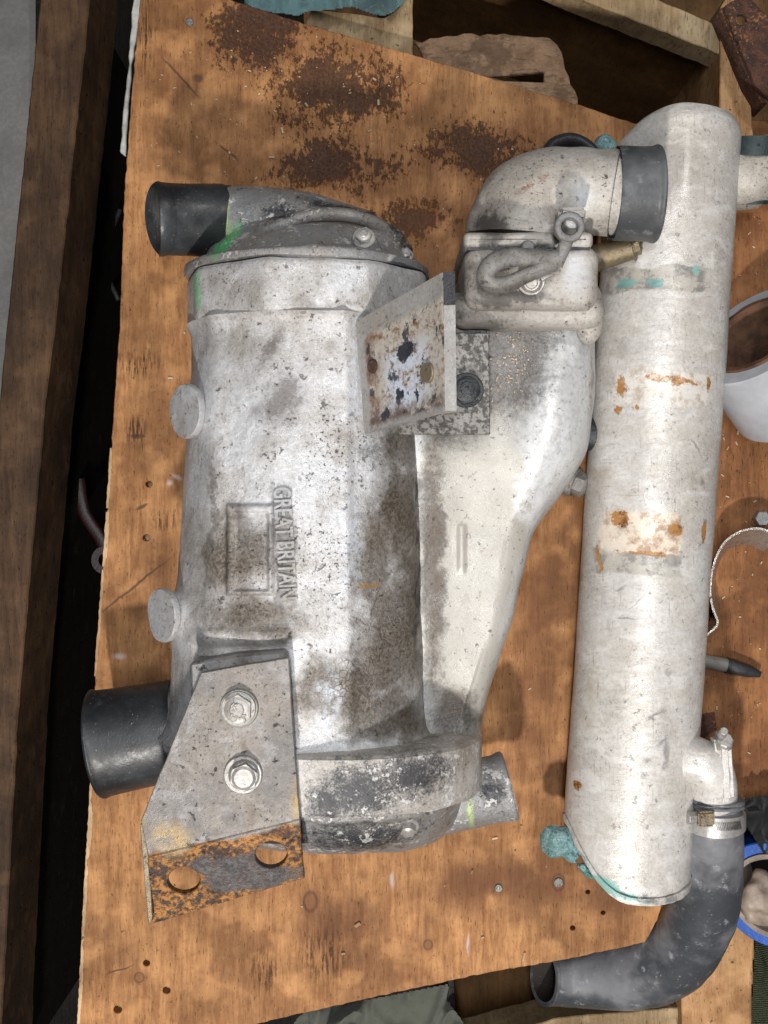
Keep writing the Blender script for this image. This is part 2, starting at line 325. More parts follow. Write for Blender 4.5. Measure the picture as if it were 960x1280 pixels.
def tube_extra(m, c, h):
    z = .1
    n = m.noise(95, 7, .72); n2 = m.noise(30, 4, .6); fr = m.noise(1, 5, .6, m.mp((60, 260, 60), R(-4), src=m.Pn))
    c = m.mix(fr.step(.50, .70)*.30, c, (.36, .34, .31))
    c = m.mix(m.noise(1, 5, .65, m.mp((26, 48, 30), R(-4), src=m.Pn)).step(.44, .68)*.42, c, (.44, .39, .33))
    c = m.mix(m.noise(1, 5, .65, m.mp((40, 90, 30), R(3), loc=(3, 1, 0), src=m.Pn)).step(.50, .66)*.4, c, (.76, .75, .73))
    c = m.mix(m.patch([(840, 220, 60, 60), (800, 240, 50, 60), (870, 380, 40, 60), (810, 560, 60, 30), (770, 880, 40, 90), (830, 920, 30, 80), (760, 760, 30, 70), (790, 430, 60, 30), (870, 600, 30, 60)], .6, -.1, 60, .4, z=z)*.35, c, (.27, .25, .23))
    scr = m.noise(1, 4, .6, m.mp((900, 40, 60), R(-9), src=m.P)).step(.62, .66)*m.noise(22, 4).step(.48, .58)
    scr2 = m.noise(1, 4, .6, m.mp((60, 900, 60), R(28), src=m.P)).step(.63, .67)*m.noise(26, 4).step(.50, .60)
    c = m.mix(scr.mx(scr2)*.55, c, (.22, .20, .18))
    lb = m.rect(804, 668, 46, 28, z=z, rot=-4, soft=.08); lb2 = m.rect(830, 484, 58, 22, z=z, rot=-3, soft=.1)
    c = m.mix(lb*(n2.step(.2,.45))*.85, c, m.mix((n*.6+n2*.4).step(.44, .58), (.74, .64, .52), (.34, .20, .11))); c = m.mix(lb2*n2.step(.2, .5)*.6, c, m.mix(n.step(.46, .62), (.76, .72, .66), (.42, .32, .22)))
    bd = m.rect(826, 346, 56, 15, z=z, rot=-3, soft=.12).mx(m.rect(801, 704, 50, 14, z=z, rot=-4, soft=.12))
    c = m.mix(bd*(n2.step(.2, .5))*.8, c, m.mix(n.step(.44, .56), (.17, .165, .155), (.42, .39, .34)))
    teal = m.patch([(818, 352, 26, 14), (868, 338, 12, 15), (745, 1088, 44, 18, dict(z=.06, rot=-28)), (716, 1068, 26, 24, dict(z=.06)), (790, 350, 16, 10), (770, 1100, 40, 9, dict(z=.06, rot=-14))], .9, 0, 120, .2, z=z)
    c = m.mix(teal*.9, c, m.mix(n2.step(.35, .6), (.10, .22, .22), (.22, .42, .38)))
    rs = m.blobs([(785, 658, 22, 18), (840, 662, 20, 14, dict(rot=-15)), (805, 690, 46, 4, dict(rot=-6)), (775, 640, 16, 7), (756, 700, 4, 22), (782, 480, 8, 22), (850, 478, 16, 9),
                  (822, 472, 22, 5), (775, 508, 6, 6), (887, 478, 5, 14), (884, 665, 5, 22), (797, 508, 5, 4), (825, 665, 40, 24, dict(soft=1)), (728, 992, 5, 8)], z=z, soft=.9)
    rr = m.patch([(780, 652, 26, 18), (842, 662, 22, 12, dict(rot=-15)), (805, 690, 60, 6, dict(rot=-6)), (778, 643, 24, 9), (756, 700, 5, 30), (782, 480, 12, 30), (850, 478, 24, 14), (822, 472, 34, 8), (775, 508, 8, 8), (887, 478, 7, 22),
                  (884, 665, 7, 34), (797, 508, 6, 6), (728, 992, 7, 10), (862, 480, 16, 8)], .95, -.02, 120, .22, z=z)
    c = m.mix(rr, c, m.mix(n.step(.50, .66), (.40, .20, .07), (.11, .04, .018)))
    wh = m.blobs([(822, 650, 20, 22), (830, 470, 60, 20)], z=z, soft=.7)*(n.step(.5, .4))
    c = m.mix(wh*.6, c, (.78, .74, .66))
    sc = m.blobs([(785, 772, 24, 1.8), (795, 752, 1.8, 14, dict(rot=-40)), (778, 738, 12, 1.8, dict(rot=35)), (822, 895, 16, 3, dict(rot=25)), (830, 940, 7, 26, dict(rot=2)), (806, 950, 6, 6), (828, 955, 6, 10),
                  (806, 970, 6, 6), (825, 925, 14, 3, dict(rot=30)), (836, 840, 7, 9), (884, 650, 4, 6), (882, 600, 3, 10), (870, 560, 18, 2, dict(rot=-50)), (735, 740, 5, 40)], z=z, soft=.8)
    c = m.mix(sc*(n.step(.3, .5))*.65, c, (.17, .165, .165))
    yl = m.blobs([(745, 870, 10, 50), (740, 910, 10, 30), (760, 590, 24, 16), (820, 585, 20, 10), (800, 250, 60, 30)], z=z, soft=1)
    c = m.mix(yl*.4, c, (.38, .32, .22))
    # end rim stripped
    er = m.blobs([(800, 1106, 60, 8, dict(rot=-6, z=.07))], soft=.7)
    c = m.mix(er*n.step(.4, .55)*.8, c, (.12, .13, .13))
    return c, h*.7+fr*.5-rr*.4
M_tube = m_cast('tube_painted', (.62, .60, .575), .35, .5, tube_extra, rough=.30, metal=.1, bump=.5, dirt=.16)

def m_rubber(name, col, mott, amt=.4, rough=.5, sc=70):
    m = Mat(name); n = m.noise(sc, 7, .7); f = m.noise(500, 3, .6); a = m.noise(18, 4, .6)
    c = m.mix(a.step(.42, .66)*amt, col, mott); c = m.mix(n.step(.58, .68)*amt, c, tuple(x*1.3 for x in mott))
    c = m.mix(f.step(.68, .72)*.4, c, (.5, .5, .5))
    return m.fin(c, n.step(.3, .7)*.25+rough-.1, 0, f*.4+n*.3, .35, .001)
M_rub = m_rubber('black_rubber', (.014, .015, .017), (.05, .055, .06), .5, .42)
M_rubg = m_rubber('grey_rubber', (.045, .048, .053), (.14, .145, .15), .7, .5)
M_rubh = m_rubber('weathered_rubber', (.042, .046, .053), (.21, .21, .225), .7, .5, 90)
M_bore = m_rubber('bore_dark', (.02, .014, .011), (.04, .03, .02), .4, .7)

def steel_extra(m, c, h):
    n = m.noise(95, 7, .72); f = m.noise(300, 4, .6)
    # rusted flange below the fold, photograph line (185,1071)-(375,1025)
    sx = m.nt.nodes.new('ShaderNodeSeparateXYZ'); m.nt.links.new(m.Pn, sx.inputs[0])
    x, y = Sk(m.nt, sx.outputs[0]), Sk(m.nt, sx.outputs[1])
    p0, p1 = W(185, 1071, .189), W(375, 1026, .189); sl = (p1.y-p0.y)/(p1.x-p0.x)
    d = (y-(x*sl)) - (p0.y-sl*p0.x)
    lo = (d+(n-.5)*.010).step(.001, -.003)
    or_ = m.mix((n*.6+f*.4).step(.44, .56), m.mix(f.step(.4, .6), (.29, .125, .025), (.13, .055, .017)), (.035, .018, .012))
    bare = m.patch([(295, 1088, 80, 34, dict(rot=12)), (255, 1080, 40, 18), (335, 1100, 70, 26, dict(rot=15)), (300, 1105, 60, 20)], 1.1, .1, 70, .25, z=.18)
    or_ = m.mix(bare*.9, or_, m.mix(f.step(.4, .6), (.03, .03, .034), (.085, .083, .085)))
    c = m.mix(lo, c, or_)
    halo = m.blobs([(215, 1045, 40, 34), (370, 1000, 12, 40), (180, 1050, 8, 40)], z=.18, soft=1)
    c = m.mix(halo*n.step(.35, .55)*.8, c, (.33, .22, .08))
    st = m.blobs([(313, 1015, 9, 34), (305, 925, 7, 16), (330, 880, 3, 30)], z=.18, soft=1)
    c = m.mix(st*.6, c, (.13, .09, .07))
    pt = m.patch([(270, 940, 60, 120), (330, 960, 50, 110), (330, 850, 60, 40)], .25, .05, 110, .15, z=.18)*(1.0-lo)
    c = m.mix(pt*.6, c, (.09, .08, .075)); c = m.mix(m.noise(45, 6, .72).step(.50, .62)*.4*(1.0-lo), c, (.33, .32, .325))
    return c, h+lo*n*.8
M_steel = m_cast('galvanised_bracket', (.155, .145, .14), .35, .9, steel_extra, rough=.45, metal=.35, dirt=.3, bump=.55)
def brk_extra(m, c, h):
    n = m.noise(85, 7, .75); f = m.noise(300, 4, .6); v = m.noise(1, 6, .7, m.mp((110, 45, 60)))
    dk = m.rect(545, 480, 75, 70, z=.14, soft=.05)
    c = m.mix(dk*.92, c, m.mix((f*.6+n*.4).step(.45, .55), (.045, .04, .036), (.24, .225, .21)))
    return c, h+v*.2
M_brk = m_cast('peeling_bracket', (.36, .35, .34), .3, .6, brk_extra, rough=.4, metal=.35, dirt=.4, bump=.7)
def peel_extra(m, c, h):
    n = m.noise(85, 7, .75); f = m.noise(300, 5, .7); v = m.noise(1, 7, .72, m.mp((150, 60, 60)))
    uv = m.nt.nodes.new('ShaderNodeUVMap'); sp = m.nt.nodes.new('ShaderNodeSeparateXYZ'); m.nt.links.new(uv.outputs[0], sp.inputs[0])
    U, V_ = Sk(m.nt, sp.outputs[0]), Sk(m.nt, sp.outputs[1])
    U = U+(n-.5)*.10; V_ = V_+(n-.5)*.10
    inn = U.step(.07, .11)*V_.step(.14, .20)*V_.step(.99, .93)
    a = m.mix((n*.5+f*.5).step(.46, .62), (.50, .46, .40), (.20, .10, .045))
    mid = U.step(.22, .42)*U.step(.95, .62)*V_.step(.30, .5)*V_.step(.95, .8)
    a = m.mix(mid*(n*.6+f*.4).step(.60, .46), a, (.60, .65, .76))
    a = m.mix(U.step(.30, .08)*n.step(.36, .52)*.85, a, (.16, .075, .04))
    a = m.mix(V_.step(.78, .95)*n.step(.38, .5)*.85, a, (.10, .06, .05))
    ch = v.step(.575, .59)
    bkp = m.patch([(508, 438, 22, 24), (500, 492, 9, 18), (482, 512, 9, 12), (522, 495, 6, 20)], .9, .1, 130, .1, z=.205)
    a = m.mix((ch*.9).mx(bkp), a, (.025, .027, .04))
    return m.mix(inn, c, a), h*.6-ch*.5-bkp*.5
M_peel = m_cast('peeling_paint_plate', (.36, .35, .34), .3, .6, peel_extra, rough=.38, metal=.2, dirt=.4, bump=.7)
M_zinc = m_cast('zinc_bolt', (.40, .39, .38), .3, .5, rough=.42, metal=.45, dirt=.35, bump=.3)
M_blk = m_cast('black_bolt', (.03, .032, .035), 0, .2, rough=.35, metal=.3, dirt=.1, dirtc=(.12, .12, .12))
M_blackp = m_cast('black_paint', (.025, .025, .03), 0, .0, rough=.35, metal=0, dirt=.05)
def m_verd():
    m = Mat('verdigris'); m.warp(.003, 200); n = m.noise(140, 6, .75); f = m.noise(520, 5, .7); a = m.noise(45, 4, .6)
    c = m.mix(n.step(.38, .62), (.34, .53, .54), (.13, .30, .32)); c = m.mix(f.step(.55, .66)*.8, c, (.62, .70, .66)); c = m.mix(a.step(.52, .62)*.7, c, (.08, .22, .17)); c = m.mix(f.step(.44, .36)*.8, c, (.035, .07, .07))
    return m.fin(c, .85, 0, n+f, 1, .003)
M_verd = m_verd()
def m_rust():
    m = Mat('rusty_iron'); m.warp(.003, 90); n = m.noise(80, 7, .75); f = m.noise(400, 5, .7); a = m.noise(25, 5, .65)
    c = m.mix(n.step(.38, .6), (.10, .040, .024), (.035, .015, .011)); c = m.mix((f*.6+a*.4).step(.54, .60)*.8, c, (.34, .15, .05)); c = m.mix((f*.5+n*.5).step(.60, .64)*.8, c, (.55, .45, .34))
    return m.fin(c, .75, 0, n+f*.6, 1, .003)
M_rust = m_rust()
M_brass = m_cast('brass_dirty', (.22, .17, .10), .4, .7, rough=.4, metal=.5, dirt=.7, dirtc=(.05, .04, .03))
M_clamp = m_cast('clamp_steel', (.50, .46, .42), .4, .4, rough=.25, metal=.65, dirt=.4)

def simple(name, col, rough=.5, sc=60, var=.6, metal=0, bump=.3):
    m = Mat(name); n = m.noise(sc, 5, .6); f = m.noise(sc*6, 3, .6)
    return m.fin(m.mix(n.step(.35, .68), col, tuple(x*var for x in col)), rough, metal, f+n, bump, .001)
M_white = simple('white_tape_film', (.46, .47, .50), .25, 20, .75, 0, .2)
M_core = simple('cardboard_core', (.12, .055, .028), .8, 90, .4)
M_corei = simple('cardboard_core_inner', (.13, .07, .035), .85)
M_blue = simple('blue_tape', (.01, .09, .42), .45, 50, .7)
M_tan = simple('tan_tape', (.32, .25, .20), .5, 40, .45)
M_red = simple('red_steel', (.014, .0015, .0015), .5)
M_lens = simple('dull_steel', (.20, .20, .19), .4, 80, .6, .6)
M_knob = simple('grit', (.58, .44, .28), .8)
M_sheet = simple('white_plastic', (.5, .49, .46), .5)
def m_cloth(name, a, b):
    m = Mat(name); n = m.noise(26, 5, .6); wv = m.noise(1, 2, .5, m.mp((1500, 300, 300), R(20)))*.5+m.noise(1, 2, .5, m.mp((300, 1500, 300), R(20)))*.5
    c = m.mix(n.step(.25, .75), a, b); c = m.mix(m.noise(260, 5, .7).step(.56, .72)*.2, c, (.07, .06, .05))
    m.b.inputs['Sheen Weight'].default_value = .3
    return m.fin(c, .9, 0, wv, .6, .001)
M_teal = m_cloth('teal_cloth', (.17, .31, .33), (.11, .21, .23))
M_olive = m_cloth('olive_cloth', (.17, .18, .145), (.14, .15, .12))
M_bcloth = m_cloth('black_cloth', (.012, .012, .013), (.02, .02, .022))
def m_knit():
    m = Mat('green_knit'); wv = Sk(m.nt, None)
    n = m.nt.nodes.new('ShaderNodeTexWave'); n.inputs['Scale'].default_value = 170; n.inputs['Distortion'].default_value = 1.5; n.bands_direction = 'Y'
    m.nt.links.new(m.P, n.inputs[0]); f = Sk(m.nt, n.outputs['Fac'])
    return m.fin(m.mix(f.step(.3, .7), (.035, .045, .025), (.16, .18, .10)), .95, 0, f, 1, .002)
M_knit = m_knit()

# ---------------------------------------------------------------- mesh helpers
class T:   # a thing: empty at its base (or a single mesh, through tag)
    def __init__(s, name, label, cat, loc, group=None):
        s.o = bpy.data.objects.new(name, None); COL.objects.link(s.o); s.o.location = loc; s.o.empty_display_size = .02
        s.o['label'] = label; s.o['category'] = cat
        if group: s.o['group'] = group
def link(name, bm, mat, parent=None, smooth=35, label=None, **props):
    me = bpy.data.meshes.new(name)
    bmesh.ops.recalc_face_normals(bm, faces=bm.faces); bm.to_mesh(me); bm.free()
    o = bpy.data.objects.new(name, me); COL.objects.link(o)
    for mm in (mat if isinstance(mat, list) else [mat]): me.materials.append(mm)
    if smooth:
        for p in me.polygons: p.use_smooth = True
        me.set_sharp_from_angle(angle=R(smooth))
    if parent is not None:
        p = parent.o if isinstance(parent, T) else parent
        org = Vector((0, 0, 0)); q = p
        while q: org += q.location; q = q.parent
        o.parent = p; me.transform(Matrix.Translation(-org))
    if label: o['label'] = label
    for k, v in props.items(): o[k] = v
    return o
def tag(o, label, cat, group=None):      # single-mesh thing: bring its origin to its base
    me = o.data; n = len(me.vertices)
    c = Vector((sum(v.co.x for v in me.vertices)/n, sum(v.co.y for v in me.vertices)/n, min(v.co.z for v in me.vertices)))
    me.transform(Matrix.Translation(-c)); o.location = c
    o['label'] = label; o['category'] = cat
    if group: o['group'] = group
    return o
def loft(bm, rings, cap0=True, cap1=True, closed=True, mi=0):
    V = [[bm.verts.new(p) for p in r] for r in rings]
    n = len(rings[0])
    for a, b in zip(V, V[1:]):
        for i in range(n if closed else n-1):
            f = bm.faces.new((a[i], a[(i+1) % n], b[(i+1) % n], b[i])); f.material_index = mi
    if cap0: f = bm.faces.new(V[0][::-1]); f.material_index = mi
    if cap1: f = bm.faces.new(V[-1]); f.material_index = mi
    return V
def cat(pts, n=8):     # catmull-rom through tuples of floats
    P = [tuple(p) for p in pts]; P = [tuple(2*a-b for a, b in zip(P[0], P[1]))]+P+[tuple(2*a-b for a, b in zip(P[-1], P[-2]))]
    out = []
    for i in range(1, len(P)-2):
        for k in range(n):
            t = k/n; out.append(tuple(.5*(2*b+(c-a)*t+(2*a-5*b+4*c-d)*t*t+(3*b-a-3*c+d)*t**3) for a, b, c, d in zip(P[i-1], P[i], P[i+1], P[i+2])))
    out.append(P[-2]); return out
def rings(path, n=40, lump=0, ls=30, sq=1):    # path items (x,y,z,r) in metres
    out = []; P = [Vector(p[:3]) for p in path]; up = Vector((0, 0, 1)); prev = None
    for i, p in enumerate(path):
        t = (P[min(i+1, len(P)-1)]-P[max(i-1, 0)]).normalized()
        if prev is None:
            u = up if abs(t.z) < .9 else Vector((1, 0, 0))
            a = t.cross(u).normalized()
        else: a = (prev-t*prev.dot(t)).normalized()
        prev = a; b = t.cross(a).normalized(); r = []
        for k in range(n):
            th = 2*pi*k/n; d = a*cos(th)+b*sin(th)*sq; q = P[i]+d*p[3]
            if lump: q += d*(mn.fractal(q*ls, 1, 2, 3)*lump)
            r.append(q)
        out.append(r)
    return out
def tube(bm, path, n=40, wall=None, depth=.05, lump=0, open0=False, open1=False, sq=1, mi=0, bore_mi=None):
    rg = rings(path, n, lump, sq=sq)
    V = loft(bm, rg, not open0, not open1, mi=mi)
    for end in ([0] if open0 else [])+([1] if open1 else []):
        ring = rg[0] if not end else rg[-1]; vs = V[0] if not end else V[-1]
        P0 = Vector(path[0][:3]) if not end else Vector(path[-1][:3]); P1 = Vector(path[1][:3]) if not end else Vector(path[-2][:3])
        d = (P1-P0).normalized(); rr = path[0][3] if not end else path[-1][3]; k = (rr-wall)/rr
        inn = [bm.verts.new(P0+(q-P0)*k) for q in ring]; dp = [bm.verts.new(P0+d*depth+(q-P0)*k) for q in ring]
        bi = mi if bore_mi is None else bore_mi
        for i in range(n):
            j = (i+1) % n
            f = bm.faces.new((vs[i], vs[j], inn[j], inn[i])); f.material_index = mi
            f = bm.faces.new((inn[i], inn[j], dp[j], dp[i])); f.material_index = bi
        f = bm.faces.new(dp); f.material_index = bi
def tpath(pts, n=8):   # pts (px,py,z,rpx) -> metres path, smoothed
    return [(*W(a, b, z), r*PX*(H-z)/H) for a, b, z, r in (cat(pts, n) if n > 1 else pts)]
def frame_to(loc, d):
    q = Vector(d).normalized().to_track_quat('Z', 'Y'); return Matrix.Translation(loc) @ q.to_matrix().to_4x4()
def cyl(bm, loc, d, r0, r1, h, n=32, bev=.0, mi=0, twist=0):
    M = frame_to(loc, d); rg = []
    prof = [(r0, 0), (r1, h-bev), (r1-bev, h)] if bev else [(r0, 0), (r1, h)]
    for r, z in prof: rg.append([M @ Vector((r*cos(2*pi*i/n+twist), r*sin(2*pi*i/n+twist), z)) for i in range(n)])
    loft(bm, rg, mi=mi)
def hexbolt(bm, loc, d, r=.008, h=.006, washer=None, twist=.2, dome=True):
    loc = Vector(loc); d = Vector(d).normalized()
    if washer: cyl(bm, loc, d, washer, washer, .0018, 32, .0005); loc = loc+d*.0018
    cyl(bm, loc, d, r, r, h*.85, 6, 0, twist=twist)
    cyl(bm, loc+d*h*.85, d, r*.86, r*.62, h*.15, 24)
    if dome: cyl(bm, loc+d*h, d, r*.5, r*.42, .0005, 24)
def prism(bm, out, z0, z1, holes=(), xf=None, mi=0, bev=0):
    """flat plate with holes, outline in metres; z0,z1 numbers"""
    b2 = bmesh.new()
    E = []
    for loop in [out]+list(holes):
        vs = [b2.verts.new((p[0], p[1], z0)) for p in loop]
        E += [b2.edges.new((vs[i], vs[(i+1) % len(vs)])) for i in range(len(vs))]
    bmesh.ops.triangle_fill(b2, use_beauty=True, use_dissolve=False, edges=E)
    g = bmesh.ops.extrude_face_region(b2, geom=list(b2.faces))
    bmesh.ops.translate(b2, vec=(0, 0, z1-z0), verts=[v for v in g['geom'] if isinstance(v, bmesh.types.BMVert)])
    if bev:
        bmesh.ops.recalc_face_normals(b2, faces=b2.faces)
        es = [e for e in b2.edges if len(e.link_faces) == 2 and e.calc_face_angle(0) > .6]
        bmesh.ops.bevel(b2, geom=es, offset=bev, segments=1, affect='EDGES')
    if xf is not None: bmesh.ops.transform(b2, matrix=xf, verts=b2.verts)
    me = bpy.data.meshes.new('t'); b2.to_mesh(me); b2.free(); bm.from_mesh(me); bpy.data.meshes.remove(me)
def circ(cx, cy, r, n=20, ry=None): return [(cx+r*cos(2*pi*i/n), cy+(ry or r)*sin(2*pi*i/n)) for i in range(n)]
def rough_line(pts, step=.006, amp=.0006, sc=90):
    out = []
    for i in range(len(pts)):
        a = Vector(pts[i][:2]); b = Vector(pts[(i+1) % len(pts)][:2]); n = max(1, int((b-a).length/step))
        nr = Vector((b.y-a.y, a.x-b.x)).normalized() if (b-a).length else Vector((0, 0))
        for k in range(n):
            p = a.lerp(b, k/n); j = mn.noise(Vector((p.x*sc, p.y*sc, 3)))*amp*(1 if k else .3); out.append((p.x+nr.x*j, p.y+nr.y*j))
    return out
def slab(name, px, ztop, thick, mat, parent=None, amp=.0008, bev=.0008, holes=(), label=None, **kw):
    bm = bmesh.new(); o = rough_line([W(x, y, ztop) for x, y in px], amp=amp)
    prism(bm, o, ztop-thick, ztop, holes, bev=bev)
    return link(name, bm, mat, parent, 30, label, **kw)
def box(bm, c, size, rot=0, bev=.001, seg=2, xf=None):
    b2 = bmesh.new(); bmesh.ops.create_cube(b2, size=1); bmesh.ops.scale(b2, vec=size, verts=b2.verts)
    if bev: bmesh.ops.bevel(b2, geom=list(b2.edges), offset=bev, segments=seg, affect='EDGES')
    M = Matrix.Translation(c) @ Matrix.Rotation(rot, 4, 'Z') if xf is None else xf
    bmesh.ops.transform(b2, matrix=M, verts=b2.verts); me = bpy.data.meshes.new('t'); b2.to_mesh(me); b2.free(); bm.from_mesh(me); bpy.data.meshes.remove(me)
def lump(bm, amp, sc=40):
    bm.normal_update()
    D = [(v, v.normal*mn.fractal(v.co*sc, 1, 2, 3)*amp) for v in bm.verts]
    for v, d in D: v.co += d

import numpy as np
def paint(o, rec):
    M = o.matrix_world.copy(); org = Vector((0, 0, 0)); p = o
    while p: org += p.location; p = p.parent
    me = o.data; n = len(me.vertices); V = np.empty(n*3, 'f'); me.vertices.foreach_get('co', V); V = V.reshape(-1, 3)+np.array(org)
    k = H/(H-V[:, 2])/PX; px = 480+V[:, 0]*k; py = 640-V[:, 1]*k
    ns = np.array([mn.noise_vector(Vector(v)*55) for v in V]); n2 = np.array([mn.noise_vector(Vector(v)*170) for v in V])
    px = px+ns[:, 0]*14+n2[:, 0]*5; py = py+ns[:, 1]*14+n2[:, 1]*5
    for nm, L, soft in rec:
        out = np.zeros(n, 'f')
        for b in L:
            kw = b[4] if len(b) > 4 else {}; a = R(-kw.get('rot', 0)); dx, dy = px-b[0], py-b[1]
            x = (dx*cos(a)+dy*sin(a))/b[2]; y = (-dx*sin(a)+dy*cos(a))/b[3]; d = np.sqrt(x*x+y*y); sf = kw.get('soft', soft)
            t = np.clip((1-d)/sf, 0, 1); out = np.maximum(out, t*t*(3-2*t))
        at = me.attributes.new(nm, 'FLOAT', 'POINT'); at.data.foreach_set('value', out.astype('f'))
# ---------------------------------------------------------------- the setting: shop floor and the crate under the board
bm = bmesh.new(); prism(bm, [(-4, -4), (4, -4), (4, 4), (-4, 4)], -.62, -.60); link('floor', bm, M_conc, None, 0, kind='structure')

crate = T('wooden_crate', 'open wooden crate under the board, its rough rail along the left side', 'crate', (0, 0, -.58))
ZR = -.02
slab('rail', [(56, -60), (118, -60), (112, 0), (70, 400), (57, 500), (22, 900), (2, 1280), (-2, 1400), (-82, 1400), (-70, 1280), (-30, 800), (9, 400), (50, 0)], ZR, .09, M_rail, crate, .0008, .0012, label='rough weathered rail along the left side')
def wall(name, a, b, z0, z1, th, mat, lab=None):
    a = Vector(a[:2]); b = Vector(b[:2]); n = Vector((b.y-a.y, a.x-b.x)).normalized()*th
    bm = bmesh.new(); prism(bm, [tuple(a), tuple(b), tuple(b+n), tuple(a+n)], z0, z1); return link(name, bm, mat, crate, 0, lab)
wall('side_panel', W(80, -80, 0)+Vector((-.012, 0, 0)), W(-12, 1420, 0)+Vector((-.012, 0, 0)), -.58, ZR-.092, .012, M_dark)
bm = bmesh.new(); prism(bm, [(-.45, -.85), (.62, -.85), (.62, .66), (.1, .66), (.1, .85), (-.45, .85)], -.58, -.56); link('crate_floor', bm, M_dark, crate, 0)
# back wall and its rails
rail_hi = [(500, -96), (730, 0), (902, 68), (902, 34), (825, 0), (600, -92)]
slab('rail', rail_hi, -.012, .03, M_pale, crate, .001, label='pale wooden rail crossing the top right corner')
a, b = W(470, -110, -.03), W(905, 62, -.03)
bm = bmesh.new(); prism(bm, [(a.x, a.y), (b.x, b.y), (b.x+.003, b.y+.012), (a.x+.003, a.y+.012)], -.40, -.043); link('back_panel', bm, M_crate, crate, 0, 'brown plywood wall panel inside the crate')
bm = bmesh.new(); a, b = W(380, 100, -.26), W(960, 60, -.26); prism(bm, [(a.x, b.y-.14), (b.x+.1, b.y-.14), (b.x+.1, b.y+.2), (a.x, b.y+.2)], -.27, -.258); link('shelf', bm, M_crate, crate, 0)
slab('post', [(901, 8), (918, -20), (935, 60), (940, 150), (950, 260), (898, 260)], -.008, .30, M_post, crate, .0008, label='orange brown corner post at the top right')
# bottom
slab('post', [(852, 1150), (948, 1150), (944, 1215), (940, 1400), (852, 1400)], -.07, .06, M_post, crate, .0008, label='orange brown post below the bent hose')
slab('rail', [(560, 1310), (700, 1272), (865, 1258), (865, 1400), (560, 1400)], -.085, .05, M_pale, crate, .001, label='low rail at the bottom edge')
slab('ledge', [(560, 1120), (980, 1120), (980, 1420), (560, 1420)], -.20, .02, M_crate, crate, .0005)
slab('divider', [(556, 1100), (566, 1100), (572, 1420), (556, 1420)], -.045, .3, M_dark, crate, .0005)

# things lying in the dark gap
bm = bmesh.new(); tube(bm, tpath([(95, 600, -.2, 11), (105, 640, -.2, 8), (125, 672, -.2, 8), (133, 690, -.2, 9)]), 14, sq=.5)
for (x, y) in ((133, 700),):
    c = W(x, y, -.2); prism(bm, circ(c.x, c.y, .014), -.206, -.196, [circ(c.x, c.y, .007)])
tag(link('spanner', bm, M_red), 'dark red ring spanner lying deep in the gap left of the board', 'spanner')
bm = bmesh.new(); tube(bm, tpath([(150, 262, -.28, 3), (136, 300, -.28, 3), (134, 340, -.28, 3), (148, 375, -.28, 3)]), 10)
tag(link('cable', bm, M_rub), 'thin dark cable curving in the gap beside the upper left board edge', 'cable')
slab('plastic_strip', [(174, -30), (178, 0), (167, 60), (160, 130), (157, 195), (150, 190), (156, 120), (162, 60), (168, -30)], -.026, .004, M_sheet, None, .0015)
tag(bpy.data.objects['plastic_strip'], 'white plastic sheet edge sticking out along the upper left board edge', 'plastic sheet')
slab('slit_strip', [(46, 930), (50, 930), (44, 1060), (40, 1060)], -.12, .01, M_lens, None, .0008)  # pale strip added to stand for a bright slit in the gap
tag(bpy.data.objects['slit_strip'], 'narrow pale strip added for a bright slit in the dark gap at lower left', 'pale strip')

# top: block, rag, cardboard, iron
slab('wood_block', [(383, 26), (390, 10), (420, 14), (455, 18), (480, 22), (500, 8), (505, -40), (516, -40), (516, 78), (450, 70), (380, 60)], -.022, .05, M_pale, None, .0012)
tag(bpy.data.objects['wood_block'], 'pale timber block jammed against the top board edge under the teal rag', 'wood block')
slab('cardboard_flap', [(517, 52), (548, 47), (580, 41), (640, 44), (687, 47), (697, 56), (712, 95), (730, 150), (700, 170), (560, 130)], -.06, .005, M_card, None, .0035,
     holes=[[tuple(W(x, y, -.06)[:2]) for x, y in ((612, 96), (680, 90), (680, 103), (630, 101))]])
tag(bpy.data.objects['cardboard_flap'], 'torn brown cardboard flap with a slot behind the top board edge', 'cardboard')
th = T('angle_iron', 'rusty brown angle iron with a round hole in the top right corner', 'angle iron', W(935, 60, .01))
c = W(927, 24, .02)
bm = bmesh.new(); prism(bm, rough_line([W(*p, .02) for p in ((905, 8), (914, 2), (932, -8), (1000, 60), (1000, 150), (958, 120), (945, 108))], amp=.0008), .014, .02, [circ(c.x, c.y, .0045)], bev=.0006)
link('flange', bm, M_rust, th)
bm = bmesh.new(); prism(bm, rough_line([W(*p, .014) for p in ((900, 10), (906, 8), (946, 108), (960, 128), (953, 128), (936, 100))], amp=.0006), -.02, .013); link('web', bm, M_rust, th)

